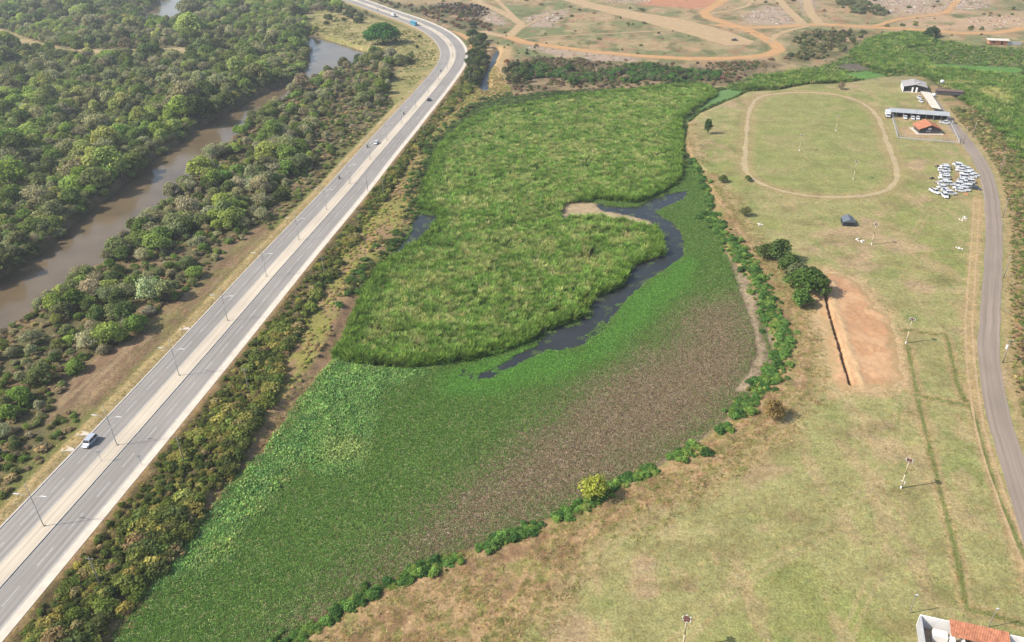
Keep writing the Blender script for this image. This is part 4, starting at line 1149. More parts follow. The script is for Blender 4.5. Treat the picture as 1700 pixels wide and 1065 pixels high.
# ------------------------------------------------------------------ roadside thicket right of the highway
_bandpoly = np.vstack([[on_axis(axis_s(*p), 13.4)[:2] for p in S['band_edge']], np.array(S['band_edge'])[::-1]])
def thicket():
    X, Y, rs = field_points(1.5, *bbox('band_edge', pad=30), 14)
    d = sd(_bandpoly, X, Y)
    sx = axis(X, Y)
    ok = (d > -1.0) & (sx > 13.2) & (sd('canal', X, Y) < -1)
    ok &= rs.random(len(X)) < (.6 + .4 * sm(fbm(X, Y, 8, 15), .30, .45)) * np.where(Y > 200, .72, 1.0)
    X, Y, sx, d = X[ok], Y[ok], sx[ok], d[ok]; n = len(X)
    T = tints([lf(92, 104, 48), lf(110, 120, 54), lf(138, 134, 66), lf(74, 86, 44), lf(140, 126, 84)], [3, 3.2, 1.8, 2.2, .9], n, rs)
    s = rs.uniform(.55, 1.25, n) * (.65 + .7 * sm(fbm(X, Y, 11, 44), .4, .65)) * (.55 + .45 * sm(sx, 13, 18))
    view = (Y > 88) & (np.abs(X) < .655 * Y + 30)
    rank = np.where(view, s / np.hypot(np.hypot(X, Y), 120), 0)
    top = np.argsort(-rank)[:260]
    for i in top:
        z = float(height(X[i:i + 1], Y[i:i + 1])[0])
        kind = 'dry yellow-brown' if T[i][0] > T[i][1] * 1.02 else ('dark green' if T[i][1] < .11 else 'olive-green')
        kind = ('tall ' if s[i] > 1.25 else ('low ' if s[i] < .95 else '')) + kind
        place = 'just below the highway pavement' if sx[i] < 19 else ('at the marsh edge of the roadside thicket' if d[i] < 3 else 'amid the roadside thicket')
        t = thing('bush', '%s bush %s' % (kind, place), 'bush', (X[i], Y[i], z - .05), rs.uniform(0, 6.28), '%s bushes %s' % (kind, place))
        c = ob('foliage', BUSH[int(rs.integers(0, 3))], t, None, None, (s[i] * 1.15, s[i] * 1.15, s[i])); c['tint'] = [float(q) for q in T[i]]
        ob('stems', STEM, t, None, None, s[i])
    q = np.setdiff1d(np.arange(n), top)
    scatter('thicket', np.c_[X[q], Y[q], height(X[q], Y[q]) - .05], s[q][:, None] * rs.uniform(.85, 1.2, (len(q), 3)), T[q], BUSH,
            'tangled olive and brown thicket between pavement and marsh', 'thicket', .12, 6)
thicket()

def weeds():
    poly = np.vstack([S['band_edge'], S['weed_edge'][::-1]])
    X, Y, rs = field_points(1.15, *bbox('band_edge', 'weed_edge'), 17)
    d = sd(poly, X, Y); dk = sd('lake', X, Y)
    ok = (d > -1.5) & (dk < np.where(Y < 225, -3.0 + 2.5 * (vnoise(X, Y, 4, 8) - .5), 1.0)) & (rs.random(len(X)) < .25 + .45 * sm(fbm(X, Y, 7, 19), .35, .6))
    X, Y, dk = X[ok], Y[ok], dk[ok]; n = len(X)
    a = sm(fbm(X, Y, 18, 27), .44, .58)[:, None]
    T = tints([lf(152, 160, 72), lf(138, 152, 68), lf(168, 162, 94)], [3, 2, 2], n, rs) * (1 - a) + tints([lf(176, 158, 104), lf(162, 144, 98), lf(148, 150, 80)], [2, 2, 2], n, rs) * a
    nearreed = (dk > -6)[:, None] * (Y > 215)[:, None] * (rs.random((n, 1)) < .4)
    T = np.where(nearreed, tints([lf(84, 112, 52), lf(98, 104, 62)], [2, 1], n, rs), T)
    s = np.where(nearreed[:, 0], rs.uniform(.5, .95, n), rs.uniform(.22, .5, n))
    scatter('weeds', np.c_[X, Y, height(X, Y) - .03], s[:, None] * np.array([[1.1, 1.1, .85]]), T, BUSH, 'rank yellow-green weeds on the slope above the reeds', 'weeds', .15, 7)
weeds()

# ------------------------------------------------------------------ marsh
def reeds():
    X, Y, rs = field_points(.66, *bbox('reeds'), 21)
    d = sd('reeds', X, Y)
    wet = np.maximum.reduce([sd(k, X, Y) for k in ('pool', 'pool_thin', 'pool_side')])
    gap = sm(fbm(X, Y, 6.5, 37), .62, .70)
    ok = (d + 2.2 * (fbm(X, Y, 2.8, 3) - .5) > 0) & (wet < -.2) & (sd('tan_patch', X, Y) + 3.0 * (fbm(X, Y, 3, 9) - .5) < -.3) & (rs.random(len(X)) > gap * .85)
    X, Y, d = X[ok], Y[ok], d[ok]; n = len(X)
    T = tints([lf(102, 138, 50), lf(116, 148, 60), lf(88, 124, 44), lf(146, 160, 90)], [3, 2.6, 3, 1.0], n, rs, .2)
    dry = (np.clip(.75 * sm(fbm(X, Y, 6, 47), .50, .66) + .9 * (rs.random(n) < .2), 0, 1) * rs.uniform(.3, .9, n) * sm(d, 3, 7))[:, None]
    T = T + (tints([lf(168, 164, 102), lf(190, 176, 126), lf(146, 152, 84)], [2, 1.2, 2], n, rs) - T) * dry
    dk = sm(fbm(X, Y, 4.5, 57), .54, .64)[:, None] * .5
    T = T + (tints([lf(72, 102, 34)], [1], n, rs) - T) * dk
    edge = (1 - sm(d, 2, 6))[:, None]
    T = T + (tints([lf(86, 116, 38), lf(100, 126, 46)], [1, 1], n, rs) - T) * edge * .8
    s = rs.uniform(.6, 1.25, n) * (.55 + .45 * vnoise(X, Y, 1.6, 67) + .3 * fbm(X, Y, 9, 68)) * (1 + .25 * edge[:, 0])
    scatter('reeds', np.c_[X, Y, height(X, Y)], s[:, None] * np.array([[1.0, 1.0, 1.0]]), T, REED, 'tall green reed bed filling the marsh', 'reeds', .14, 8)
reeds()

def floating():
    X, Y, rs = field_points(.37, *bbox('lake'), 23)
    d = sd('lake', X, Y)
    wet = np.maximum.reduce([sd(k, X, Y) for k in ('pool', 'pool_thin', 'pool_side')])
    n3 = vnoise(X, Y, 2.2, 9) - .5
    ok = (d + n3 > .6) & ((wet + 1.2 * n3 < -.3) | ((fbm(X, Y, 5, 88) > .53) & (wet < 2.2) & (Y < 215) & (rs.random(len(X)) < .7))) & (sd('reeds', X, Y) < .3) & (sd('tan_patch', X, Y) < 0) & (Y < 345)
    ok &= ~((sd('mudflat', X, Y) + 1.5 * n3 > 0) & (rs.random(len(X)) < .93))
    ok &= rs.random(len(X)) < .93
    X, Y = X[ok], Y[ok]; n = len(X)
    w = 5 * (fbm(X, Y, 14, 2) - .5) + 3 * (fbm(X, Y, 4, 6) - .5)
    br = sm(sd('brown', X, Y) + 2 * w, -15, 24)
    bb = sm(sd('bright_band', X, Y) + w, -3, 3); b2 = sm(sd('bright2', X, Y) + w, -8, 5); yp = sm(sd('yellow_patch', X, Y) + w, -3, 2)
    pick = rs.random(n)
    dwe, _ = dline(S['weed_edge'][:11], X, Y); dle = dwe; lm = (1 - sm(dwe + w, 9, 16)) * (Y > 100) * sm(Y, 100, 118)
    G = tints([lf(78, 110, 44), lf(90, 118, 52), lf(66, 98, 38), lf(120, 128, 80)], [3, 2.4, 2, .7], n, rs, .09)
    B = tints([lf(122, 106, 82), lf(112, 96, 76), lf(136, 120, 96), lf(104, 104, 66), lf(150, 134, 110)], [3, 3, 1.4, 1.4, .5], n, rs, .09)
    T = G + (B - G) * sm(br + .55 * (pick - .5), .2, .8)[:, None]
    L = tints([lf(94, 136, 64), lf(108, 144, 74), lf(126, 146, 82)], [2, 2, 1], n, rs, .12)
    T = T + sm(lm + .5 * (pick - .5), .2, .8)[:, None] * .9 * (tints([lf(110, 142, 68), lf(118, 146, 74), lf(134, 146, 84), lf(92, 134, 60)], [3, 2.4, 2, 2], n, rs, .12) - T)
    T = T + (L - T) * sm(bb + .5 * (pick - .5), .2, .8)[:, None] * .9
    L2 = tints([lf(86, 130, 50), lf(76, 118, 44)], [1, 1], n, rs, .14)
    T = T + (L2 - T) * sm(b2 + .5 * (pick - .5), .2, .8)[:, None]
    T = T + (tints([lf(136, 150, 80)], [1], n, rs) - T) * (yp * rs.uniform(.3, .9, n))[:, None]
    bb = np.maximum(bb, lm)
    s = rs.uniform(.8, 1.25, n) * (1 + .7 * bb * sm(fbm(X, Y, 3.2, 31), .4, .65))
    T = T * (1 + (lm * 1.3 * (fbm(X, Y, 2.6, 81) - .5))[:, None] * np.array([[1.2, .9, .8]]))
    scatter('floating_plants', np.c_[X, Y, np.maximum(height(X, Y), -1.37)], s[:, None] * np.c_[np.ones(n), np.ones(n), .7 + 1.6 * bb * fbm(X, Y, 2.6, 81)], T, PAD, 'green to brown mat of floating water plants on the lake', 'water plants', .1, 9)
floating()

def far_marsh():
    X, Y, rs = field_points(1.25, *bbox('swamp_east'), 25)
    d = sd('swamp_east', X, Y)
    th = np.maximum.reduce([sd(k, X, Y) for k in ('thick_a', 'thick_b', 'thick_c', 'thick_d')])
    gp = np.maximum.reduce([sd(k, X, Y) for k in ('gap_tan', 'gap_lime', 'gap_e')])
    wv = 3 * (fbm(X, Y, 9, 3) - .5)
    ok = (d + wv > 0) & (gp + wv < 0) & (rs.random(len(X)) < np.where(th + wv > 0, .95, .28))
    X, Y, th = X[ok], Y[ok], th[ok]; n = len(X)
    T = tints([lf(88, 118, 46), lf(104, 128, 54), lf(72, 100, 40), lf(132, 138, 80)], [3, 2, 2.5, 1.2], n, rs)
    dry = sm(fbm(X, Y, 22, 29), .52, .64)[:, None] * .7 * (Y < 480)[:, None]
    T = T + (tints([lf(150, 150, 84), lf(168, 156, 104)], [1, 1], n, rs) - T) * dry
    s = rs.uniform(.8, 1.2, n) * (.6 + .7 * fbm(X, Y, 7, 63)) * np.where(th > 0, 1.15, .6)
    scatter('marsh_reeds', np.c_[X, Y, height(X, Y)], s[:, None] * np.array([[1.6, 1.6, 1.0]]), T, REED, 'dark green reed swamp behind the grey-roofed house', 'reeds', .16, 10)
far_marsh()
def marsh_edge():
    X, Y, rs = field_points(1.2, *bbox('lake'), 27)
    wet = np.maximum.reduce([sd(k, X, Y) for k in ('pool', 'canal_mouth', 'lime_pond', 'canal')])
    ok = (sd('lake', X, Y) > -1) & (sd('reeds', X, Y) < .5) & (Y > 345) & (wet < -.3) & (rs.random(len(X)) < .9)
    X, Y = X[ok], Y[ok]; n = len(X)
    T = tints([lf(74, 96, 50), lf(88, 110, 54), lf(66, 84, 46), lf(104, 116, 66)], [3, 2, 2, 1], n, rs)
    scatter('marsh_weeds', np.c_[X, Y, height(X, Y)], rs.uniform(.4, .95, (n, 1)) * np.array([[1.2, 1.2, .7]]), T, BUSH, 'dark green low marsh weeds behind the reed bed', 'weeds', .15, 22)
marsh_edge()
def meadow_tufts():
    X, Y, rs = field_points(2.2, -230, 0, 470, 900, 73)
    ok = (np.maximum(sd('meadow', X, Y), sd('meadow_far', X, Y)) > 0) & (rs.random(len(X)) < .75 * sm(fbm(X, Y, 12, 19), .46, .58))
    X, Y = X[ok], Y[ok]; n = len(X)
    T = tints([lf(150, 146, 84), lf(126, 130, 70), lf(172, 158, 104), lf(110, 118, 62)], [2, 2, 1, 1.2], n, rs)
    scatter('meadow_grass', np.c_[X, Y, height(X, Y)], rs.uniform(.25, .6, (n, 1)) * np.array([[1.2, 1.2, .6]]), T, BUSH, 'rough grass clumps on the meadow inside the bend', 'grass', .15, 23)
meadow_tufts()
def bank_weeds():
    X, Y, rs = field_points(.85, *bbox('bank'), 74)
    bk = sd('bank', X, Y); lk = sd('lake', X, Y)
    ok = (bk > -5) & (lk < -.3) & (sd('excav', X, Y) < -.5) & (rs.random(len(X)) < .05 + .42 * sm(fbm(X, Y, 5, 29), .48, .62))
    P = resample(S['weed_edge'][:9], .5); L = np.repeat(P, 3, 0) + rs.normal(0, 1.4, (len(P) * 3, 2))
    X, Y = np.r_[X[ok], L[:, 0]], np.r_[Y[ok], L[:, 1]]; n = len(X)
    T = tints([lf(180, 164, 112), lf(154, 148, 86), lf(168, 146, 102), lf(122, 132, 66), lf(144, 128, 90)], [3, 2.2, 2, 1.6, .6], n, rs) * 1.08
    scatter('bank_weeds', np.c_[X, Y, height(X, Y) - .02], rs.uniform(.7, 1.5, (n, 1)) * np.array([[1.2, 1.2, .9]]), T * .62, TUFT, 'dry tan weeds along the eroded lake banks', 'weeds', .2, 24)
bank_weeds()

# ------------------------------------------------------------------ shrubs along the lake shore
def shore():
    rs = np.random.default_rng(77)
    names = {'a': 'at the mudflat shore below the dark trees', 'b': 'standing alone by the pale sand spit', 'c': 'in the short clump between sand spit and yellow tree',
             'd': 'in the shore row by the yellow-green tree', 'e': 'in the shore row before the yellow-green tree', 'f': 'in the leafy shore row beside the dry bank', 'g': 'in the shore row running to the lake corner', 'h': 'scattered on the shore by the upper channel'}
    cols = [lf(76, 112, 52), lf(92, 128, 58), lf(64, 98, 48), lf(108, 138, 60)]
    for k in 'abcdefgh':
        L = resample(S['shrub_line_' + k], 1.6 if k != 'h' else 3.0, 1); nn = normals(L) if len(L) > 1 else np.zeros((len(L), 2))
        for i, p in enumerate(L):
            for rep in range(2):
                q = p + nn[i] * rs.normal(0, 1.5 if k == 'a' else .8) + rs.normal(0, .8, 2)
                z = float(height(q[:1], q[1:])[0])
                s = rs.uniform(.42, 1.02); ci = int(rs.integers(0, 4)); hue = ('mid-green', 'light green', 'dark green', 'yellowish green')[ci]; sz_ = 'tall ' if s > .85 else ''
                t = thing('shore_shrub', '%s%s shrub %s' % (sz_, hue, names[k]), 'shrub', (q[0], q[1], z - .05), rs.uniform(0, 6.28), '%s%s shrubs %s' % (sz_, hue, names[k]))
                c = ob('foliage', BUSH[int(rs.integers(0, 2))], t, None, None, (s * 1.05, s * 1.05, s * .95)); c['tint'] = [float(v) for v in cols[ci] * rs.uniform(.9, 1.1)]
                ob('stems', STEM, t, None, None, s)
shore()
def shore_weeds():
    rs = np.random.default_rng(78); P = []
    for k in 'abcdefgh':
        L = resample(S['shrub_line_' + k], .4 if k != 'h' else 1.0, 1); nn = normals(L)
        for r_ in range(2): P.append(L + nn * rs.normal(0, 1.3 if k == 'a' else .9, (len(L), 1)) + rs.normal(0, .5, L.shape))
    P = np.vstack(P); n = len(P)
    T = tints([lf(84, 118, 54), lf(104, 132, 58), lf(72, 104, 48), lf(124, 140, 66)], [3, 2, 2, 1.4], n, rs)
    scatter('shore_weeds', np.c_[P, height(P[:, 0], P[:, 1]) - .03], rs.uniform(.25, .62, (n, 1)) * np.array([[1.1, 1.1, .9]]), T, BUSH, 'low green weeds linking the lake shore shrubs', 'weeds', .2, 19)
shore_weeds()

# ------------------------------------------------------------------ single trees
def single(name, label, xy, s, tint, vi, sz=None, group=None):
    return plant_tree(xy[0], xy[1], s, tint, vi, label, group, name, sz)
_t = single('spreading_tree', 'huge dark green spreading tree in the meadow near the highway bend', S['p_big_tree'][0], 1.0, lf(62, 108, 46), 0)
for ch in list(_t.children): bpy.data.objects.remove(ch)
_bt = crown_mesh('crown', 61, r=14.5, h=15, blobs=42, leaves=120, leaf=1.25, flat=.6, base=4.0)
_c = ob('crown', _bt, _t); _c['tint'] = [float(v) for v in lf(60, 104, 46)]
ob('trunk', trunk_mesh('trunk', 62, h=9.5, r=.9, limbs=7), _t)
single('yellow_tree', 'bright yellow-green bushy tree on the lake shore', S['p_yellow_tree'][0], 1.15, lf(146, 154, 56), 4, 1.35)
_dl = ['first of the dark tree row, at the dry bank', 'dark round tree behind the first of the bank row', 'dark broad tree midway in the bank row', 'dark greyish tree squeezed inside the bank row',
       'largest dark glossy tree of the bank row, beside the trench', 'low dark tree in front of the largest bank tree', 'dark tree shading the head of the trench']
for (x, y), l, s, c in zip(S['p_dark_trees'], _dl, (1.3, 1.6, 1.55, 1.4, 2.0, 1.3, 1.2), (lf(66, 78, 40), lf(58, 76, 36), lf(62, 80, 38), lf(80, 88, 58), lf(60, 82, 34), lf(64, 90, 38), lf(58, 74, 36))):
    plant_tree(x, y, s * .9, c * 1.4, 1 if s < 1.9 else 0, l, None, 'bank_tree', s * .85)
_ll = [('half bare brown-green tree on the dry bank below the oval track', .85, lf(96, 100, 60), 4), ('small leafy bush tree on the bank beside the oval track', .7, lf(84, 100, 48), 3),
       ('slim dark tree standing alone on the bank by the reeds', .85, lf(60, 84, 40), 1), ('small bare grey tree on the grass behind the oval', .9, lf(130, 116, 92), 4),
       ('brown and green dry bush at the field corner by the lake', 1.1, lf(120, 104, 60), 4), ('dark round tree beside the orange dirt road', 1.8, lf(58, 76, 44), 0),
       ('low green bush at the oval track edge', .55, lf(86, 104, 52), 3), ('dark round tree beside the orange path at the highway bend', 1.4, lf(58, 80, 44), 0),
       ('dark tree leaning over the canal head', 1.3, lf(66, 84, 48), 2), ('dark green bush tree at the edge of the northern scrub', 1.1, lf(64, 92, 46), 0),
       ('dark leafy tree beside the canal bank', 1.4, lf(70, 90, 46), 1), ('round green bush tree below the northern scrub', 1.1, lf(74, 104, 50), 0)]
for (x, y), (l, s, c, v) in zip(S['p_lone_trees'], _ll):
    plant_tree(x, y, s, c, v, l, None, 'lone_tree', s * (1.5 if 'slim' in l else 1))
# trees in the meadow and by the road bend
def bend_trees():
    rs = np.random.default_rng(5)
    for poly, n, lab, s0, grp in (([(-118, 560), (-88, 570), (-62, 566), (-58, 580), (-92, 590), (-120, 590)], 16, 'grey-green tree in the belt crossing the bend meadow', 1.0, 'trees crossing the bend meadow'),
                                  ([(-130, 640), (-100, 690), (-70, 690), (-60, 600), (-70, 560), (-120, 600)], 9, 'small shrub tree dotted on the bend meadow', .45, 'shrub trees dotted on the bend meadow'),
                                  ([(-150, 720), (-120, 760), (-110, 800), (-170, 830), (-190, 760)], 14, 'grey-green tree on the meadow beyond the spreading tree', 1.1, 'trees beyond the spreading tree'),
                                  ([(-24, 500), (-15, 500), (-13, 600), (-14, 650), (-28, 640)], 34, 'dark overgrown tree lining the canal', 1.0, 'trees lining the canal'),
                                  ([(-2, 500), (14, 495), (16, 560), (2, 590)], 12, 'tree on the canal bank, rust and green', .95, 'trees on the canal bank')):
        P = np.array(poly, float); k = 0
        while k < n:
            q = P.min(0) + rs.random(2) * (P.max(0) - P.min(0))
            if sd(poly, q[:1], q[1:])[0] < 0 or sd('canal', q[:1], q[1:])[0] > -1.5 or axis(q[:1], q[1:])[0] > 0 and axis(q[:1], q[1:])[0] < 14: continue
            c = [lf(76, 88, 52), lf(66, 82, 44), lf(92, 96, 62), lf(150, 104, 66)][int(rs.integers(0, 4 if 'rust' in lab else 3))]
            plant_tree(q[0], q[1], s0 * rs.uniform(.7, 1.3), c, int(rs.integers(0, 4)), lab, grp, 'tree'); k += 1
bend_trees()

# northern and eastern scrub
def scrub():
    PX, PY, PS, PT = [], [], [], []
    for keys, cell, cols, s0, seed, dens in ((['shrub_north'], 2.6, [lf(70, 104, 50), lf(84, 112, 54), lf(92, 96, 66)], 1.5, 51, .85), (['scrub_dark'], 3.2, [lf(116, 104, 80), lf(104, 98, 68)], .8, 52, .7),
                                  (['north_strip'], 2.8, [lf(104, 104, 66), lf(128, 114, 84), lf(88, 102, 54), lf(120, 96, 76)], .8, 57, .75),
                                  (['scrub_ne'], 4.5, [lf(86, 98, 66), lf(104, 108, 74)], 1.9, 53, .8), (['scrub_e2'], 4.2, [lf(88, 96, 60), lf(110, 108, 72), lf(80, 90, 52)], 1.3, 54, .6),
                                  (['scrub_road'], 4.4, [lf(98, 100, 64), lf(110, 88, 66), lf(84, 92, 54), lf(132, 112, 84)], 1.35, 55, .6), (['burnt'], 4.0, [lf(80, 72, 62)], .9, 56, .5)):
        X, Y, rs = field_points(cell, *bbox(*keys), seed)
        d = sd(keys[0], X, Y) + 6 * (fbm(X, Y, 12, 3) - .5)
        sx = axis(X, Y)
        ok = (d > 0) & (rs.random(len(X)) < dens * sm(fbm(X, Y, 15, seed), .34, .52)) & ~((sx > 0) & (sx < 15)) & (sd('canal', X, Y) < -2)
        for k in ('dirt_orange', 'dirt_east', 'dirt_west', 'dirt_orange_a', 'dirt_north'):
            ok &= dline(S[k], X, Y)[0] > 6
        X, Y = X[ok], Y[ok]; n = len(X)
        PX.append(X); PY.append(Y); PS.append(s0 * rs.uniform(.55, 1.25, n)); PT.append(tints(cols, [1] * len(cols), n, rs))
    # sparse bushes across the northern fields
    X, Y, rs = field_points(6, -200, 520, 520, 1100, 58)
    ok = (axis(X, Y) > 18) & (rs.random(len(X)) < .16 * sm(fbm(X, Y, 50, 3), .4, .6)) & (sd('strip', X, Y) < -2) & (sd('swamp_east', X, Y) < 0) & (sd('canal', X, Y) < -3) & (sd('lake', X, Y) < -2)
    for k in ('dirt_orange', 'dirt_east', 'dirt_west', 'dirt_orange_a', 'dirt_north'):
        ok &= dline(S[k], X, Y)[0] > 6
    X, Y = X[ok], Y[ok]; n = len(X)
    PX.append(X); PY.append(Y); PS.append(rs.uniform(.3, 1.0, n) ** 2.2 * 1.5); PT.append(tints([lf(104, 108, 68), lf(136, 122, 90), lf(96, 104, 64)], [1, 1, 1], n, rs))
    X, Y, s, T = map(np.concatenate, (PX, PY, PS, PT))
    scatter('scrub', np.c_[X, Y, height(X, Y) - .05], s[:, None] * np.random.default_rng(2).uniform(.85, 1.2, (len(X), 3)), T, BUSH, 'scattered scrub on the dry northern fields', 'scrub', .1, 12)
scrub()

# rank vegetation east of the lane
def lane_side():
    X, Y, rs = field_points(1.35, 85, 300, 70, 420, 61)
    d, s_ = dline(LANE[::3], X, Y)
    ok = (s_ < 0) & (d > 5.2) & (sd('swamp_east', X, Y) < 3) & (rs.random(len(X)) < .35 + .6 * sm(fbm(X, Y, 7, 17), .40, .55))
    X, Y, d = X[ok], Y[ok], d[ok]; n = len(X)
    T = tints([lf(116, 122, 66), lf(136, 122, 86), lf(98, 112, 56), lf(144, 136, 88), lf(110, 96, 68)], [3.5, 2.2, 2.6, 1.4, 1.0], n, rs)
    scatter('roadside_weeds', np.c_[X, Y, height(X, Y) - .03], rs.uniform(.35, .85, (n, 1)) * (np.clip(d, 5, 12)[:, None] / 10) * np.array([[1, 1, .7]]), T, BUSH, 'brown and green weeds beyond the narrow grey lane', 'weeds', .15, 13)
lane_side()

# dry grass on banks, verges and the field
def tufts():
    X, Y, rs = field_points(.75, -130, 230, 60, 330, 71)
    sx = axis(X, Y)
    bk = sd('bank', X, Y); lk = sd('lake', X, Y); ln, ls = dline(LANE[::3], X, Y); ov, _ = dline(OVAL[::3], X, Y)
    n2 = fbm(X, Y, 6, 85)
    p = np.where((bk > -6) & (lk < .5), .75 * sm(n2, .38, .55), 0)
    p = np.maximum(p, np.where((sx < -10.2) & (sx > -21), .7, 0))
    p = np.maximum(p, np.where((sx > 11.8) & (sx < 15), .5, 0))
    p = np.maximum(p, np.where((ln < 9) & (ln > 3.6), .5 * sm(n2, .4, .6), 0))
    fieldm = (sx > 40) & (lk < -1) & (ls > 0) & (ov > 2.5) & (bk < 0)
    p = np.maximum(p, np.where(fieldm, .05 + .25 * sm(n2, .56, .70), 0))
    for k in ('plot_a', 'plot_b', 'plot_c'):
        d, _ = dline(S[k], X, Y); p = np.maximum(p, np.where(d < 1.3, .8, 0))
    ok = (rs.random(len(X)) < p) & (sd('excav', X, Y) < -.2) & (dline(S['wheel_track'], X, Y)[0] > 1.6) & (ln > 3.6)
    X, Y, bk = X[ok], Y[ok], bk[ok]; n = len(X)
    T = tints([alb(188, 168, 116, 1.35), alb(156, 156, 88, 1.35), alb(200, 174, 128, 1.35), alb(172, 144, 104, 1.35), alb(128, 142, 72, 1.35)], [3, 3, 2, 1, 1.4], n, rs)
    s = np.where(bk > -4, rs.uniform(.45, 1.0, n), rs.uniform(.35, .7, n))
    scatter('dry_grass', np.c_[X, Y, height(X, Y) - .02], s[:, None] * np.array([[1.2, 1.2, .8]]), T, TUFT, 'dry grass tufts over field, banks and verges', 'grass', .2, 14)
tufts()

# rubble tipped on the northern fields
def rubble():
    RK = []
    for i in range(3):
        m = rock_mesh('rubble_piece', 80 + i); mt, nt, out = newmat('rubble_tint%d' % i) if i == 0 else (RK[0].materials[0], None, None)
        if i == 0:
            b = N(nt, 'ShaderNodeBsdfDiffuse'); a = N(nt, 'ShaderNodeAttribute', attribute_type='INSTANCER', attribute_name='tint')
            nt.links.new(a.outputs['Color'], b.inputs[0]); nt.links.new(b.outputs[0], out.inputs[0])
        m.materials.append(mt); RK.append(m)
    PX, PY = [], []
    for j, k in enumerate('abcdefgh'):
        X, Y, rs = field_points(2.6 if k != 'f' else 2.2, *bbox('rubble_' + k), 90 + j)
        ok = (sd('rubble_' + k, X, Y) + 8 * (fbm(X, Y, 12, 5) - .5) > 0) & (rs.random(len(X)) < (.75 if k != 'f' else .3) * sm(fbm(X, Y, 10, 9), .36, .52))
        for t in ('dirt_orange', 'dirt_east', 'dirt_west', 'dirt_north'):
            ok &= dline(S[t], X, Y)[0] > 5
        PX.append(X[ok]); PY.append(Y[ok])
    X = np.concatenate(PX); Y = np.concatenate(PY); n = len(X); rs = np.random.default_rng(4)
    T = tints([alb(226, 214, 200), alb(206, 178, 158), alb(190, 150, 124), alb(150, 138, 128)], [2.5, 2, 1.2, 1], n, rs, .12)
    scatter('rubble', np.c_[X, Y, height(X, Y)], rs.uniform(.6, 2.6, (n, 1)) * np.array([[1, 1, .7]]), T, RK, 'pale building rubble tipped on the dry fields', 'rubble', .5, 15)
rubble()

# ------------------------------------------------------------------ street lamps on the median
def make_lamp():
    t = thing('street_lamp', 'x', 'street lamp', (0, 0, 0))
    MB().box((0, 0, .1), (.5, .5, .2)).build('base_plate', M['concrete'], t)
    mb = MB(); mb.tube((0, 0, 0), (0, 0, 6), .10, .08, 8); mb.tube((0, 0, 6), (0, 0, 11.6), .08, .05, 8)
    mb.build('pole', M['steel'], t, True)
    MB().tube((0, 0, 11.6), (0, 0, 11.95), .08, .05, 6).build('finial', M['lamp_head'], t)
    for e in (-1, 1):
        arm = MB(); p = Vector((0, 0, 7.7))
        for k in range(1, 6):
            f = k / 5; q = Vector((e * 2.6 * f, 0, 7.7 + 1.15 * math.sin(f * 1.45)))
            arm.tube(p, q, .05, .045, 6); p = q
        a = arm.build('arm', M['steel'], t)
        MB().box((e * 3.2, 0, 8.86), (1.3, .24, .1), 0).build('lamp_head', M['lamp_head'], a)
    return t
_lamp = make_lamp()
_lx = [axis_s(*p) for p in S['lamps']]
_lx.insert(15, (_lx[14] + _lx[15]) / 2)
for i, s in enumerate(_lx):
    o = _lamp if i == 0 else copy_tree(_lamp)
    x, y, _ = on_axis(s, -0.2)
    o.location = (x, y, ROAD_Z + .15); o.rotation_euler = (0, 0, heading(s) - math.pi / 2)
    tag(o, 'tall twin-arm street lamp on the pale highway median', 'street lamp', 'twin-arm street lamps along the highway median')

# ------------------------------------------------------------------ floodlight masts on the sports field
def make_mast():
    t = thing('floodlight_mast', 'x', 'floodlight mast', (0, 0, 0))
    mb = MB(); mb.tube((0, 0, -.1), (0, 0, 4), .18, .16, 8).tube((0, 0, 4), (0, 0, 7.9), .16, .13, 8); mb.build('pole', M['post'], t, True)
    MB().tube((0, 0, 0), (0, 0, .7), .22, .2, 8).build('collar', M['wall_white'], t)
    MB().tube((0, 0, 7.85), (0, 0, 7.97), .62, .62, 14).build('platform', M['rust'], t)
    for k in range(6):
        a = k * math.pi / 3 + .3
        l = MB(); l.box((math.cos(a) * .74, math.sin(a) * .74, 7.98), (.18, .28, .2), a, (.8, .8)); h = l.build('floodlight', M['lamp_head'], t)
        MB().box((math.cos(a) * .84, math.sin(a) * .84, 7.96), (.03, .2, .14), a).build('lens', M['glass'], h)
    return t
_mast = make_mast()
_ml = ['floodlight mast with round rusty platform in the bare lower field', 'floodlight mast beside the furrowed plot and a curl of white pipe', 'floodlight mast at the corner of the orange excavation',
       'floodlight mast next to the white heap and black tent', 'floodlight mast inside the oval near its curved lower end', 'floodlight mast inside the oval facing the walled compound', 'thin floodlight mast inside the oval on the lake side']
for i, (x, y) in enumerate(S['p_spots']):
    o = _mast if i == 0 else copy_tree(_mast)
    o.location = (x, y, 0); o.rotation_euler = (0, 0, i * .7); tag(o, _ml[i], 'floodlight mast', 'floodlight masts on the sports field')

# ------------------------------------------------------------------ utility poles
def make_util(h=9.0, transformer=False):
    t = thing('utility_pole', 'x', 'utility pole', (0, 0, 0))
    MB().tube((0, 0, -.3), (0, 0, h), .17, .10, 8).build('pole', M['wood'], t, True)
    MB().box((0, 0, h - .5), (1.7, .1, .12)).build('crossarm', M['wood'], t)
    for e in (-.7, 0, .7): MB().tube((e, 0, h - .44), (e, 0, h - .2), .06, .04, 6).build('insulator', M['lamp_head'], t)
    if transformer: MB().tube((0, .38, h - 3.1), (0, .38, h - 2.0), .36, .36, 10).build('transformer', M['lamp_head'], t)
    return t
_ul = make_util(8.5)
for i, (x, y) in enumerate(S['p_util_left']):
    o = _ul if i == 0 else copy_tree(_ul)
    o.location = (x, y, float(height(np.array([x]), np.array([y]))[0])); o.rotation_euler = (0, 0, heading(axis_s(x, y)) - 1.57)
    tag(o, 'weathered utility pole standing in the thicket beside the highway', 'utility pole', 'utility poles in the roadside thicket')
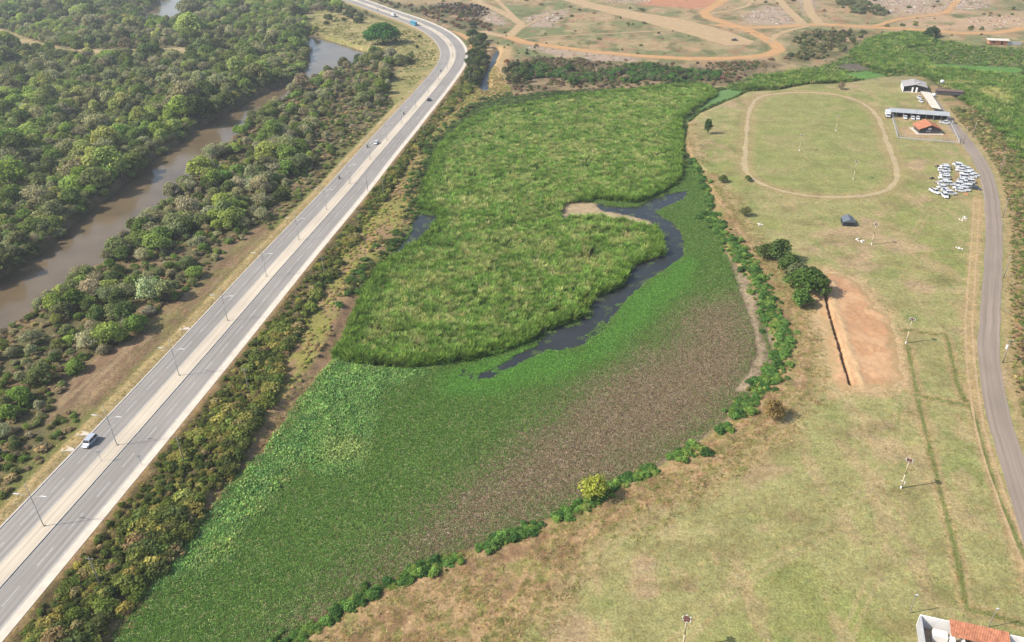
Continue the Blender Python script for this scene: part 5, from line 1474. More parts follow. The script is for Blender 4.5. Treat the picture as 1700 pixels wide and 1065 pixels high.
_ul2 = ['utility pole carrying a pale transformer beside the grey lane', 'plain utility pole beside the grey lane across from the parked cars', 'plain utility pole among the weeds, midway along the grey lane', 'utility pole beyond the lane behind the parked white cars',
        'utility pole outside the compound gate by the lane', 'utility pole at the near corner of the compound fence', 'utility pole behind the grey-roofed house']
for i, (x, y) in enumerate(S['p_util_right']):
    o = make_util(8.0 if i else 7.5, i == 0)
    o.location = (x, y, 0); o.rotation_euler = (0, 0, .3 * i); tag(o, _ul2[i], 'utility pole', 'utility poles along the grey lane')
for (x, y), l in zip(S['p_small_post'], ('short post with a white lamp beside the walled yard corner', 'brown post with a white lamp behind the tiled yard roof')):
    t = thing('lamp_post', l, 'lamp post', (x, y, 0))
    MB().tube((0, 0, 0), (0, 0, 5.0), .09, .07, 8).build('pole', M['wood'], t)
    MB().box((.2, 0, 4.95), (.5, .2, .14)).build('lamp_head', M['lamp_head'], t)
_x, _y, _ = on_axis(axis_s(-69, 318), HW + 1.6)
t = thing('camera_pole', 'single-arm camera pole on the highway pavement', 'pole', (_x, _y, ROAD_Z + .14), heading(axis_s(-69, 318)) + 1.57)
MB().tube((0, 0, 0), (0, 0, 7.5), .1, .07, 8).build('pole', M['steel_dark'], t); MB().tube((0, 0, 7.4), (2.2, 0, 7.5), .05, .04, 6).build('arm', M['steel'], t); MB().box((2.2, 0, 7.4), (.4, .3, .25)).build('camera_head', M['lamp_head'], t)

# road signs
def sign(x, y, z, rz, label, name='road_sign', h=2.6, shape='round'):
    t = thing(name, label, 'road sign', (x, y, z), rz)
    MB().tube((0, 0, 0), (0, 0, h), .05, .05, 6).build('post', M['steel'], t)
    p = MB().tube((0, -.07, h), (0, -.1, h), .45, .45, 14) if shape == 'round' else MB().box((0, -.09, h), (1.0, .04, .6))
    p.build('panel', M['wall_white'], t)
_x, _y, _ = on_axis(axis_s(*S['p_signs'][0]), HW + .7)
sign(_x, _y, ROAD_Z + .14, .3, 'round white road sign on the pavement beside the roadside thicket')
_x, _y, _ = on_axis(axis_s(*S['p_sign_b'][0]), -.4)
sign(_x, _y, ROAD_Z + .15, .5, 'small road sign on the median opposite the round sign', shape='flat', h=3.0)
_x, _y, _ = on_axis(axis_s(-71, 327), 0.5)
sign(_x, _y, ROAD_Z + .15, .4, 'white panel sign on the median near the two motorcycles', shape='flat', h=5.0)

# drainage chutes at the left kerb
def chute(x, y, label):
    s = axis_s(x, y); cx, cy, _ = on_axis(s, -HW - .55)
    t = thing('drain_chute', label, 'drain chute', (cx, cy, ROAD_Z - .02), heading(s) + math.pi / 2, 'concrete drain chutes at the highway kerb')
    MB().box((1.0, 0, .06), (2.0, 1.3, .12)).build('apron', M['walk'], t)
    MB().box((1.2, .62, .2), (2.3, .16, .34), .18).build('side_wall', M['walk'], t); MB().box((1.2, -.62, .2), (2.3, .16, .34), -.18).build('side_wall', M['walk'], t)
    MB().box((2.6, 0, -.12), (1.3, 1.0, .2)).build('step', M['walk'], t)
chute(*S['p_chutes'][0], 'white concrete drain chute beside the silver van'); chute(*S['p_chutes'][1], 'white concrete drain chute at the weedy verge beside the cleared strip')
chute(*S['p_chutes'][2], 'cracked concrete drain chute just behind the silver van')

# ------------------------------------------------------------------ vehicles
def car_parts(t, kind, paint):
    """x forward, length about 4.2 m"""
    D = dict(hatch=(4.0, 1.72, 1.5, (-1.85, -1.15, .75, 1.0), 1.0), van=(4.6, 1.8, 1.7, (-2.1, -1.75, .95, 1.25), 1.0), suv=(4.7, 1.85, 1.75, (-2.2, -1.85, .6, .95), 1.05),
             pickup=(5.2, 1.85, 1.75, (-.6, -.4, .85, 1.3), 1.05), sedan=(4.4, 1.74, 1.45, (-1.65, -.85, .6, 1.15), .95))[kind]
    L, W, H, (gb, rb, rf, gf), belt = D
    h = L / 2; w = W / 2
    def ring(x, ww, z0, z1, c=.08):
        return [(x, -ww, z0), (x, ww, z0), (x, ww, z1 - c), (x, ww - c * 1.4, z1), (x, -ww + c * 1.4, z1), (x, -ww, z1 - c)]
    nose = belt - .22
    bm_ = MB().loft([ring(-h, w * .86, .42, belt - .12), ring(-h + .25, w * .98, .28, belt), ring(gb, w, .25, belt), ring(gf - .1, w, .25, belt), ring(h - .7, w * .97, .25, nose), ring(h - .12, w * .88, .3, nose - .1), ring(h, w * .78, .42, nose - .22)])
    bm_.build('body', paint, t, False)
    tw = w * .80
    gl = MB().loft([[(gb, -w * .95, belt - .02), (gb, w * .95, belt - .02), (rb, tw, H - .05), (rb, -tw, H - .05)], [(gf, -w * .95, belt - .02), (gf, w * .95, belt - .02), (rf, tw, H - .05), (rf, -tw, H - .05)]])
    gl.build('windows', M['glass'], t)
    MB().box(((rb + rf) / 2, 0, H - .02), (rf - rb + .06, tw * 2 + .06, .07)).build('roof', paint, t)
    for e in (-1, 1):          # pillars
        for a, b in (((gb, rb)), ((gf, rf))):
            MB().tube((a, e * w * .955, belt), (b, e * (tw + .01), H), .055, .05, 4).build('pillar', paint, t)
        m = (gb + gf) / 2
        MB().tube((m, e * w * .955, belt), (m, e * (tw + .01), H), .05, .045, 4).build('pillar', paint, t)
        MB().box((h - .06, e * w * .58, nose - .2), (.14, .34, .14)).build('headlight', M['lamp_clear'], t)
        MB().box((-h + .02, e * w * .66, belt - .2), (.1, .22, .2)).build('tail_light', M['lamp_red'], t)
    for x in (-h + .85, h - .85):
        for e in (-1, 1):
            ww = MB().tube((x, e * (w - .12), .32), (x, e * (w + .03), .32), .32, .32, 12).build('wheel', M['tyre'], t)
            MB().tube((x, e * (w + .03), .32), (x, e * (w + .045), .32), .19, .17, 8).build('rim', M['rim'], ww)
    if kind == 'pickup':
        MB().box((-1.55, 0, belt + .01), (1.85, 1.45, .02)).build('cargo_bed', M['tyre'], t)
        for e in (-1, 1): MB().box((-1.5, e * .82, belt + .09), (2.1, .1, .18)).build('bed_rail', paint, t)
        MB().box((-2.5, 0, belt + .09), (.1, 1.6, .18)).build('tailgate', paint, t)
    return t
def car(label, cat, kind, paint, x, y, z, rz, group=None, name='parked_car'):
    t = thing(name, label, cat, (x, y, z), rz, group); return car_parts(t, kind, paint)
def on_road(p, off, back=True):
    s = axis_s(*p); x, y, _ = on_axis(s, off); return x, y, heading(s) + (math.pi if back else 0)
x, y, a = on_road(S['p_van'][0], -7.3); car('silver people carrier driving in the outer highway lane', 'car', 'van', M['silver_paint'], x, y, ROAD_Z + .01, a, name='car')
x, y, a = on_road(S['p_white_car'][0], -4.1); car('white hatchback overtaking a motorcycle on the highway', 'car', 'hatch', M['white_paint'], x, y, ROAD_Z + .01, a, name='car')
x, y, a = on_road(S['p_dark_car'][0], 4.2, False); car('black car alone on the carriageway next to the pavement', 'car', 'sedan', M['dark_paint'], x, y, ROAD_Z + .01, a, name='car')

x, y, a = on_road(S['p_bus'][0], -6.5)
t = thing('bus', 'teal blue bus rounding the highway bend', 'bus', (x, y, ROAD_Z + .01), a)
MB().loft([[(q, -w_, .35), (q, w_, .35), (q, w_, 3.0), (q, w_ - .2, 3.2), (q, -w_ + .2, 3.2), (q, -w_, 3.0)] for q, w_ in ((-6, 1.15), (-5.8, 1.27), (5.6, 1.27), (6, 1.1))]).build('body', M['teal_paint'], t)
for e in (-1, 1): MB().box((-.1, e * 1.275, 2.15), (10.6, .03, .85)).build('side_windows', M['glass'], t)
MB().box((5.93, 0, 2.0), (.12, 2.1, 1.3)).build('windscreen', M['glass'], t); MB().box((-5.97, 0, 2.2), (.1, 1.9, .9)).build('rear_window', M['glass'], t)
MB().box((-1, 0, 3.3), (2.2, 1.5, .22)).build('roof_unit', M['teal_paint'], t)
for qx in (-3.6, 3.7):
    for e in (-1, 1):
        w_ = MB().tube((qx, e * 1.0, .5), (qx, e * 1.3, .5), .5, .5, 12).build('wheel', M['tyre'], t); MB().tube((qx, e * 1.3, .5), (qx, e * 1.32, .5), .28, .26, 8).build('rim', M['rim'], w_)

def box_truck(label, x, y, z, a, L=6.5):
    t = thing('truck', label, 'truck', (x, y, z), a)
    MB().box((0, 0, .75), (L, 1.9, .3)).build('chassis', M['tyre'], t)
    MB().box((-.9, 0, 2.0), (L - 2.0, 2.3, 2.2)).build('cargo_box', M['white_paint'], t)
    c = MB().loft([[(q, -1.05, .6), (q, 1.05, .6), (q, 1.0, zt), (q, -1.0, zt)] for q, zt in ((L / 2 - 1.8, 2.4), (L / 2 - .6, 2.4), (L / 2 - .1, 1.5), (L / 2, 1.3))]).build('cab', M['white_paint'], t)
    MB().poly([(L / 2 - .56, -.92, 2.3), (L / 2 - .56, .92, 2.3), (L / 2 - .05, .92, 1.56), (L / 2 - .05, -.92, 1.56)]).build('windscreen', M['glass'], c)
    for e in (-1, 1): MB().box((L / 2 - 1.15, e * 1.04, 1.85), (.9, .04, .6)).build('side_window', M['glass'], c)
    for qx in (-L / 2 + 1.2, L / 2 - 1.1):
        for e in (-1, 1):
            w_ = MB().tube((qx, e * .8, .45), (qx, e * 1.1, .45), .45, .45, 12).build('wheel', M['tyre'], t); MB().tube((qx, e * 1.1, .45), (qx, e * 1.12, .45), .25, .23, 8).build('rim', M['rim'], w_)
    return t
x, y, a = on_road(S['p_truck'][0], -5.0); box_truck('white box truck behind the teal bus on the highway', x, y, ROAD_Z + .01, a)
box_truck('white box truck parked at the end of the long grey carport', S['p_truckbox'][0][0], S['p_truckbox'][0][1] - 1.5, .02, R(-108), 7.0)

# motorcycles with riders
def rider_mesh():
    me = bpy.data.meshes.new('rider')
    V = [(-.25, 0, .85), (-.15, 0, 1.1), (-.02, 0, 1.38), (.03, 0, 1.5), (.07, 0, 1.64),
         (-.02, .2, 1.36), (.18, .3, 1.12), (.5, .3, 1.06), (-.02, -.2, 1.36), (.18, -.3, 1.12), (.5, -.3, 1.06),
         (-.2, .12, .84), (.2, .22, .78), (.05, .2, .38), (.2, .2, .32), (-.2, -.12, .84), (.2, -.22, .78), (.05, -.2, .38), (.2, -.2, .32)]
    E = [(0, 1), (1, 2), (2, 3), (3, 4), (2, 5), (5, 6), (6, 7), (2, 8), (8, 9), (9, 10), (0, 11), (11, 12), (12, 13), (13, 14), (0, 15), (15, 16), (16, 17), (17, 18)]
    rad = [.17, .17, .18, .07, .14, .09, .065, .05, .09, .065, .05, .11, .085, .06, .05, .11, .085, .06, .05]
    me.from_pydata(V, E, [])
    o = bpy.data.objects.new('tmp', me); COL.objects.link(o)
    md = o.modifiers.new('s', 'SKIN'); sv = me.skin_vertices[0].data
    for q, r_ in zip(sv, rad): q.radius = (r_, r_)
    sv[0].use_root = True
    o.modifiers.new('u', 'SUBSURF').levels = 1
    dg = bpy.context.evaluated_depsgraph_get()
    out = bpy.data.meshes.new_from_object(o.evaluated_get(dg)); bpy.data.objects.remove(o)
    out.name = 'rider'; out.materials.clear(); out.materials.append(M['cloth']); return out
RIDER = rider_mesh()
def moto(label, rlabel, p, off, back=True):
    x, y, a = on_road(p, off, back)
    t = thing('motorcycle', label, 'motorcycle', (x, y, ROAD_Z + .01), a)
    for qx in (-.65, .65):
        w_ = MB().tube((qx, -.06, .31), (qx, .06, .31), .31, .31, 12).build('wheel', M['tyre'], t); MB().tube((qx, -.07, .31), (qx, .07, .31), .18, .18, 8).build('rim', M['rim'], w_)
    MB().box((0, 0, .45), (.5, .25, .35)).build('engine', M['steel_dark'], t); MB().box((.18, 0, .82), (.5, .26, .22), 0, (.8, .7)).build('fuel_tank', M['dark_paint'], t)
    MB().box((-.35, 0, .8), (.7, .26, .1)).build('seat', M['tyre'], t); MB().tube((.65, 0, .3), (.45, 0, 1.0), .04, .04, 6).build('fork', M['steel'], t)
    MB().tube((.45, -.36, 1.03), (.45, .36, 1.03), .02, .02, 6).build('handlebar', M['steel_dark'], t)
    r_ = tag(ob('person', RIDER, None, (x, y, ROAD_Z + .01), a), rlabel, 'person')
moto('dark motorcycle riding alone along the outer lane edge', 'rider in dark clothes on the motorcycle at the outer lane edge', S['p_moto_a'][0], -6.9)
moto('dark motorcycle beside the white hatchback', 'rider in dark clothes beside the white hatchback', S['p_moto_b'][0], -7.0)
moto('dark motorcycle riding close to the median near the tree shade', 'rider in dark clothes close to the median near the tree shade', S['p_moto_c'][0], -3.6)
moto('dark motorcycle entering the highway bend by the median', 'rider in dark clothes entering the highway bend', S['p_moto_d'][0], -3.4)
moto('dark motorcycle ahead of the white truck, on the far carriageway', 'rider in dark clothes on the far carriageway past the bend', S['p_moto_e'][0], 5.0, False)
moto('dark motorcycle following the white truck', 'rider in dark clothes following the white truck', S['p_moto_f'][0], -5.0)

# the cluster of white cars on the grass
_pr = random.Random(4)
_kinds = ['hatch', 'suv', 'pickup', 'hatch', 'sedan', 'suv']
_kn = dict(hatch='white hatchback', suv='white estate car', pickup='white pickup', sedan='white saloon')
_cp = {}
def parked(x, y, rz, kind, label, group):
    if kind not in _cp:
        t = car('x', 'car', kind, M['white_paint'], x, y, .02, rz); _cp[kind] = t
    else:
        t = copy_tree(_cp[kind]); t.location = (x, y, .02); t.rotation_euler = (0, 0, rz)
    return tag(t, label, 'car', group)
_placed = []
for i, (x, y) in enumerate(S['parked']):
    kd = _kinds[i % 6]; a = R(-14 + _pr.uniform(-5, 5)) + (math.pi if _pr.random() < .4 else 0)
    if i >= 12: a -= R(10)
    if any((x - u) ** 2 / 9 + (y - v) ** 2 / 2.6 < 1 for u, v in _placed): y += .9; x += .6
    _placed.append((x, y))
    row = 'row nearer the oval track' if i < 12 else 'row nearer the grey lane'
    parked(x, y, a, kd, '%s parked tightly in the %s' % (_kn[kd], row), '%ss packed in the %s' % (_kn[kd], row))
parked(*S['parked_v'][0], R(-75), 'pickup', 'white pickup standing apart at the head of the parked cluster', None)
parked(*S['parked_v'][1], R(-100), 'suv', 'white estate car parked square across the cluster end', None)
t = car('dark car standing in for a shadow beside the cluster on the lane side', 'car', 'sedan', M['dark_paint'], S['parked'][23][0] - 1.2, S['parked'][23][1] - 7.4, .02, R(-30))  # car added in place of a dark elongated shape taken for a shadow
for (x, y), l in zip(S['bikes'], ('dark quad bike beside the far end of the white cars', 'dark quad bike beside the middle of the white cars', 'small pale quad bike beside the near white cars')):
    t = thing('quad_bike', l, 'quad bike', (x, y, .02), .4)
    for qx in (-.6, .6):
        for e in (-.45, .45): MB().tube((qx, e - .12, .3), (qx, e + .12, .3), .3, .3, 10).build('wheel', M['tyre'], t)
    MB().box((0, 0, .6), (1.5, .5, .35), 0, (.8, .8)).build('body', M['steel_dark'] if 'dark' in l else M['wall_white'], t); MB().box((-.25, 0, .83), (.7, .34, .14)).build('seat', M['tyre'], t)
    MB().tube((.4, -.4, 1.0), (.4, .4, 1.0), .03, .03, 6).build('handlebar', M['steel_dark'], t)
for (x, y), l in zip(S['carport_cars'], ('white car under the carport, next to the fence side', 'white car under the carport, between two others', 'white car under the carport, beside the tiled kiosk')):
    parked(x, y + .5, R(-108), 'hatch', l, None)
for (x, y), l in zip(S['fence_cars'], ('white pickup parked between the kiosk and fence gate',)): parked(x, y, R(-20), 'pickup', l, None)
for (x, y), l in zip(S['shed_cars'], ('white car beside the pale shed roof', 'white car on the sandy path by the shed')): parked(x - 1.5, y, R(-100), 'sedan', l, None)

# ------------------------------------------------------------------ black frame tent
x, y = S['p_tent'][0]
t = thing('tent', 'black canvas tent standing alone on the grass', 'tent', (x, y, 0), R(-12))
def tent():
    L, W, h0, h1 = 5.2, 4.4, 1.7, 2.9
    MB().loft([[(-W / 2, q, 0), (W / 2, q, 0), (W / 2 - .1, q, h0), (-W / 2 + .1, q, h0)] for q in (-L / 2, L / 2)]).build('walls', M['tent'], t)
    r_ = MB().loft([[(-W / 2 - .05, q, h0 - .02), (W / 2 + .05, q, h0 - .02), (0, q, h1)] for q in (-L / 2 - .1, L / 2 + .1)]).build('roof', simple('grey_canvas', (.085, .10, .115), .6, var=.2), t)
    MB().box((0, -L / 2 - .04, .85), (1.2, .04, 1.7)).build('door_flap', M['tyre'], t)
    for e in (-1, 1): MB().box((e * 1.4, -L / 2 - .04, 1.1), (.6, .04, .5)).build('window', M['tyre'], t)
tent()

# ------------------------------------------------------------------ heaps
def heap(x, y, label, mat, n=14, r=1.8, seed=1, name='debris_heap', cat='debris'):
    rs = random.Random(seed); t = thing(name, label, cat, (x, y, 0), rs.uniform(0, 6))
    for k in range(n):
        a = rs.uniform(0, 6.28); q = r * math.sqrt(rs.random())
        MB().box((q * math.cos(a), q * math.sin(a) * .6, rs.uniform(.1, .3)), (rs.uniform(.3, .8), rs.uniform(.25, .6), rs.uniform(.1, .3)), rs.uniform(0, 3), (rs.uniform(.5, .9), rs.uniform(.5, .9))).build('piece', mat, t)
_hl = ['heap of white sacks beside the tent floodlight mast', 'scatter of pale rubble below the parked white cars', 'small scatter of pale stones in the field near the lane', 'white rubbish at the edge of the dry bank']
for i, ((x, y), l) in enumerate(zip(S['p_debris'], _hl)): heap(x, y, l, M['rubble'], (16, 12, 7, 8)[i], (2.2, 2.6, 1.8, 1.3)[i], i)
heap(188, 296.5, 'reddish earth heap beside the white car cluster', M['brick'], 10, 2.0, 8)
heap(201, 650, 'dark scrap heap beside the northern dirt road', M['tyre'], 18, 7, 9)

# ------------------------------------------------------------------ buildings
def frame_of(P):
    P = np.array(P); u = P[1] - P[0]; return P
def slab(name, corners, z0, z1, mat, parent, base):
    """prism over a quadrilateral given in world xy, stored relative to base"""
    c = [(p[0] - base[0], p[1] - base[1]) for p in corners]
    return MB().loft([[(a, b, z0) for a, b in c], [(a, b, z1) for a, b in c]]).build(name, mat, parent)

def rib_roof(name, A, B, C, D, mat, parent, step=.5, th=.05, rib=.06, rr=None):
    """sheet roof A-B (ridge) to D-C (eave), with ribs running down the slope; points are 3-D, local"""
    A, B, C, D = map(Vector, (A, B, C, D))
    n = (B - A).cross(D - A).normalized()
    if n.z < 0: n = -n
    mb = MB(); mb.loft([[A, B, C, D], [p + n * th for p in (A, B, C, D)]])
    o = mb.build(name, mat, parent)
    k = max(2, int((B - A).length / step)); rb = MB()
    for i in range(k + 1):
        f = i / k; p = A.lerp(B, f) + n * th; q = D.lerp(C, f) + n * th
        rb.tube(p, q, rib, rib, 5)
    r_ = rb.build('ribs', mat, o); tag(r_, kind='stuff'); return o

# grey-roofed house
H4 = np.array(S['house_eave']); c = H4.mean(0)
u = (H4[2] - H4[1]); W_ = 12.6; u = u / np.hypot(*u); v = np.array([-u[1], u[0]])
L_ = 15.0
t = thing('house', 'long grey-roofed house with white end wall behind the oval', 'house', (c[0], c[1], 0), math.atan2(u[1], u[0]))
hw, hl = W_ / 2, L_ / 2
MB().box((-hw + .15, 0, 1.5), (.2, L_ - .4, 3.0)).build('side_wall', M['wall_white'], t); MB().box((hw - .15, 0, 1.5), (.2, L_ - .4, 3.0)).build('side_wall', M['wall_dark'], t)
MB().loft([[(-hw + .3, q, 0), (hw - .3, q, 0), (hw - .3, q, 3.0), (0, q, 4.2), (-hw + .3, q, 3.0)] for q in (-hl + 1.6, -hl + 1.8)]).build('front_wall', M['wall_dark'], t)
MB().loft([[(-hw + .3, q, 0), (hw - .3, q, 0), (hw - .3, q, 3.0), (0, q, 4.2), (-hw + .3, q, 3.0)] for q in (hl - .4, hl - .2)]).build('rear_wall', M['wall_grey'], t)
MB().box((0, -hl + .9, .08), (W_, 2.0, .16)).build('porch_floor', M['walk'], t)
for q in (-1.2, 1.0): MB().box((q, -hl + .35, 1.5), (.9, .3, 3.0)).build('porch_column', M['wall_white'], t)
MB().box((0, -hl + 1.55, 1.05), (1.1, .08, 2.1)).build('door', M['tyre'], t)
for q in (-4.0, 3.8): MB().box((q, -hl + 1.56, 1.7), (1.6, .08, 1.0)).build('window', M['glass'], t)
rib_roof('roof', (0, hl, 4.55), (0, -hl, 4.55), (-hw - .4, -hl, 3.1), (-hw - .4, hl, 3.1), M['roof_fibre'], t, .6)
rib_roof('roof', (0, hl, 4.55), (0, -hl, 4.55), (hw + .4, -hl, 3.1), (hw + .4, hl, 3.1), M['roof_fibre'], t, .6)
MB().box((1.5, -2, 4.55), (1.6, 1.2, .3)).build('skylight', M['roof_pale'], t)
x, y = S['p_tank'][0]
t = thing('water_tank', 'white water tank on a dark stand behind the grey-roofed house', 'water tank', (x - 2, y - 22, 0))
for a in (-.9, .9):
    for b in (-.9, .9): MB().tube((a, b, 0), (a, b, 4.2), .12, .12, 6).build('leg', M['wall_dark'], t)
MB().box((0, 0, 4.25), (2.4, 2.4, .15)).build('deck', M['wall_dark'], t); MB().tube((0, 0, 4.3), (0, 0, 5.6), 1.0, 1.05, 14).build('tank', M['lamp_head'], t, True); MB().tube((0, 0, 5.6), (0, 0, 5.9), 1.0, .35, 14).build('lid', M['lamp_head'], t)
t = thing('outbuilding', 'dark low outbuilding joined behind the grey-roofed house', 'outbuilding', (254, 452, 0), math.atan2(u[1], u[0]))
MB().box((4, 0, 1.1), (14, 4.5, 2.2)).build('walls', M['wall_dark'], t); MB().box((4, 0, 2.3), (14.4, 5, .14)).build('roof', simple('rust_roof', (.12, .075, .06), .9), t)
t = thing('water_tank', 'low white cylindrical tank beside the pale shed roof', 'water tank', (246.5, 446, 0)); MB().tube((0, 0, 0), (0, 0, 1.9), 1.2, 1.2, 14).build('tank', M['lamp_head'], t, True); MB().tube((0, 0, 1.9), (0, 0, 2.1), 1.2, .5, 14).build('lid', M['lamp_head'], t)

# pale shed
Q = np.array(S['shed_roof']); c = Q.mean(0); qq = [tuple(p - c) for p in Q]
t = thing('shed', 'long pale metal shed roof between house and carport', 'shed', (c[0], c[1], 0))
rib_roof('roof', (*qq[0], 2.9), (*qq[3], 2.9), (*qq[2], 2.5), (*qq[1], 2.5), M['roof_pale'], t, .9, .06, .03)
for k in range(4):
    for f in (0, .33, .66, 1):
        if k in (0, 1):
            a, b = (qq[0], qq[3]) if k == 0 else (qq[1], qq[2])
            p = (a[0] + (b[0] - a[0]) * f) * .96, (a[1] + (b[1] - a[1]) * f) * .96
            MB().tube((*p, 0), (*p, 2.75 if k == 0 else 2.4), .1, .1, 6).build('post', M['wall_dark'], t)

# carport
Q = np.array(S['carport_roof']); A0, B0 = Q[0], Q[1]; u = (B0 - A0) / np.hypot(*(B0 - A0)); v = np.array([u[1], -u[0]])
Lc = np.hypot(*(B0 - A0)); c = A0
t = thing('carport', 'long grey metal carport along the back of the fenced compound', 'carport', (c[0], c[1], 0), math.atan2(u[1], u[0]))
rib_roof('roof', (0, 0, 3.3), (Lc, 0, 3.3), (Lc, -6.6, 2.75), (0, -6.6, 2.75), M['roof_metal'], t, .8, .05, .04)
MB().box((Lc / 2, -.2, 1.5), (Lc - .4, .2, 3.0)).build('back_wall', simple('brown_wall', (.09, .06, .045), .9), t)
for k in range(9):
    MB().tube((Lc * k / 8 * .985 + .2, -6.3, 0), (Lc * k / 8 * .985 + .2, -6.3, 2.75), .08, .08, 6).build('post', M['steel'], t)
for k in range(1, 4): MB().box((Lc * k / 4, -3.2, 1.2), (.14, 6, 2.4)).build('bay_wall', M['wall_grey'], t)

# tiled kiosk
Q = np.array(S['kiosk_eave']); c = Q.mean(0); u = (Q[2] - Q[1]) / np.hypot(*(Q[2] - Q[1]))
t = thing('kiosk', 'square building with orange clay tile roof inside the fence', 'building', (c[0], c[1], 0), math.atan2(u[1], u[0]) - R(8))
kw, kl = 5.7, 5.2
MB().loft([[(-kw + .9, q, 0), (kw - .9, q, 0), (kw - .9, q, 2.3), (0, q, 4.0), (-kw + .9, q, 2.3)] for q in (-kl + .8, -kl + 1.0)]).build('front_wall', M['wall_dark'], t)
MB().loft([[(-kw + .9, q, 0), (kw - .9, q, 0), (kw - .9, q, 2.3), (0, q, 4.0), (-kw + .9, q, 2.3)] for q in (kl - 1.0, kl - .8)]).build('rear_wall', M['wall_dark'], t)
for e in (-1, 1): MB().box((e * (kw - .95), 0, 1.1), (.2, 2 * kl - 2, 2.2)).build('side_wall', M['wall_dark'], t)
MB().box((0, 0, .06), (2 * kw + 1.5, 2 * kl + 1.5, .12)).build('floor', M['walk'], t)
for a, z in ((-1.4, 1.3), (-.2, 1.3)): MB().box((a, -kl + .76, z), (.8, .06, .7)).build('window', M['wall_grey'], t)
MB().box((-.3, -kl + .74, 2.5), (1.5, .06, .7)).build('sign_board', M['wall_white'], t)
for e in (-1, 1):
    rib_roof('roof', (0, kl, 4.5), (0, -kl, 4.5), (e * kw, -kl, 2.2), (e * kw, kl, 2.2), M['tile'], t, .28, .06, .09)
MB().tube((0, -kl, 4.6), (0, kl, 4.6), .16, .16, 8).build('ridge_cap', M['tile'], t)

# compound fence
def fence(P, label, name='fence'):
    b = P[0]; t = thing(name, label, 'fence', (b[0], b[1], 0))
    for i in range(len(P) - 1):
        a = np.array(P[i]) - b; c_ = np.array(P[i + 1]) - b; d = c_ - a; L = np.hypot(*d); an = math.atan2(d[1], d[0]); m = (a + c_) / 2
        MB().box((m[0], m[1], .3), (L, .16, .45), an).build('low_wall', M['wall_grey'], t)
        k = int(L / 2.6)
        for j in range(k + 1):
            p = a + d * j / k
            MB().box((p[0], p[1], 1.2), (.1, .1, 2.3)).build('post', M['wall_grey'], t)
        for z in (1.3, 2.3): MB().box((m[0], m[1], z), (L, .05, .05), an).build('rail', M['steel'], t)
fp = [np.array(p) for p in S['fence']]
fence([fp[0], fp[1], fp[2], fp[3]], 'white low wall with wire fence posts round the kiosk compound')
t = thing('gate_shelter', 'small dark flat gate roof beside the carport end', 'shelter', (229.5, 394, 0), -.4)
MB().box((0, 0, 2.6), (3, 3, .15)).build('roof', M['wall_dark'], t)
for a in (-1.2, 1.2):
    for b in (-1.2, 1.2): MB().tube((a, b, 0), (a, b, 2.55), .08, .08, 6).build('post', M['wall_white'], t)

# far shack
x, y = S['p_shack'][0]
t = thing('shack', 'brick shack with pale sheet roof beyond the swamp', 'shack', (x, y, 0), R(-20))
MB().box((0, 0, 1.4), (12, 6, 2.8)).build('walls', M['brick'], t); MB().box((0, -.4, 2.95), (14.5, 8.4, .16)).build('roof', M['roof_pale'], t)
MB().box((10.5, -2.5, 1.1), (9, .25, 2.2), .15).build('yard_wall', M['wall_grey'], t); MB().box((2.5, -3.05, 1.1), (1.2, .08, 2.1)).build('door', M['tyre'], t); MB().box((-3, -3.05, 1.6), (1.6, .08, 1.0)).build('window', M['tyre'], t)

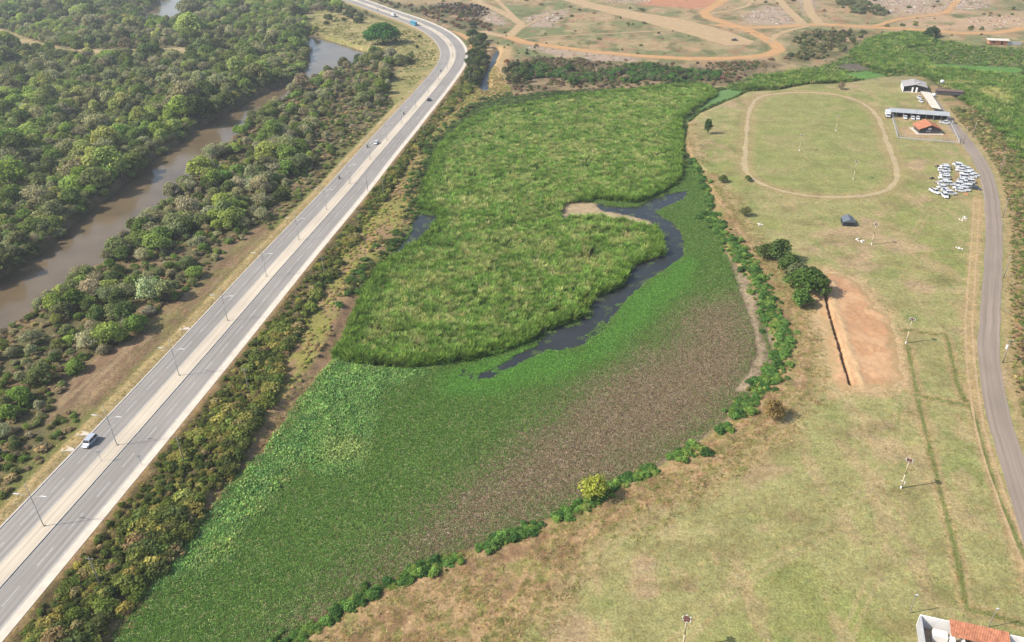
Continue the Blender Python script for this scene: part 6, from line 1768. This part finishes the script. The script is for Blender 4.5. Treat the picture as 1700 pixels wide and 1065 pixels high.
# walled yard at the field corner
A0, B0 = np.array(S['walled_top'][0]), np.array(S['walled_top'][1]); u = (B0 - A0) / np.hypot(*(B0 - A0))
t = thing('walled_yard', 'white walled yard with orange tile roof at the field corner', 'building', (A0[0], A0[1], 0), math.atan2(u[1], u[0]))
LW, DW = 26.0, 20.0
MB().box((LW / 2, -.12, 1.5), (LW, .22, 3.0)).build('rear_wall', M['wall_white'], t)
MB().box((.11, -DW / 2 - .23, 1.5), (.22, DW, 2.98)).build('side_wall', M['wall_grey'], t)
MB().box((LW / 2, -DW / 2 - .2, .05), (LW - .5, DW - .2, .1)).build('floor', simple('yard_floor', alb(206, 184, 150), .9, var=.2), t)
r0 = float(np.dot(np.array(S['walled_roof'][0]) - A0, u)); r1 = float(np.dot(np.array(S['walled_roof'][1]) - A0, u)) 
rib_roof('roof', (r0, .12, 3.25), (r1, .12, 3.25), (r1, -3.1, 2.7), (r0, -3.1, 2.7), M['tile'], t, .25, .06, .085)
MB().box((r0 + .3, -6, 1.3), (.5, 7.4, 2.6)).build('divider_wall', M['wall_white'], t)
MB().box((r0 - 1.4, -2.2, .9), (2.3, 1.5, 1.7)).build('tank_block', M['wall_white'], t)
k = r0 + 2.1
while k < r1:
    MB().box((k, -3.5, 1.2), (.16, 4.2, 2.4)).build('stall_wall', M['wall_white'], t); k += 1.75
MB().box(((r0 + r1) / 2, -5.55, .65), (r1 - r0, .16, 1.3)).build('stall_front', M['wall_grey'], t)
MB().box((3.2, -4.4, .16), (4.2, .5, .2)).build('trough', M['brick'], t)
rib_roof('roof', (.6, -6.2, 2.6), (r0, -6.2, 2.6), (r0, -9.0, 2.2), (.6, -9.0, 2.2), M['tile'], t, .25, .06, .085)
MB().box(((r1 + LW) / 2, -2.2, 1.3), (.2, 4, 2.6)).build('divider_wall', M['wall_white'], t)
# white plastic pipe lying by a mast
pp = MB(); q = Vector((S['p_spots'][1][0] + .9, S['p_spots'][1][1] + 2.4, .08)); b0 = q.copy(); prev = Vector((0, 0, .06))
for i in range(1, 9):
    n_ = Vector((.75 * math.sin(i * .42), .65 * (math.cos(i * .42) - 1), .05)); pp.tube(prev, n_, .055, .055, 6); prev = n_
o = pp.build('pipe', M['wall_white']); o.location = (b0.x, b0.y, 0); tag(o, 'curl of white pipe on the grass at a floodlight mast', 'pipe')
x, y = 178, 622
car('dark pickup parked by the northern dirt road', 'car', 'pickup', M['dark_paint'], x, y, .05, R(-15))

# ------------------------------------------------------------------ air
def haze():
    m, nt, out = newmat('haze')
    v = N(nt, 'ShaderNodeVolumePrincipled'); v.inputs['Color'].default_value = (.86, .9, .95, 1); v.inputs['Density'].default_value = 0.00013
    v.inputs['Anisotropy'].default_value = .2
    nt.links.new(v.outputs[0], out.inputs['Volume'])
    o = MB().box((0, 0, 70), (40000, 40000, 152)).build('haze', m); tag(o, kind='stuff')
haze()
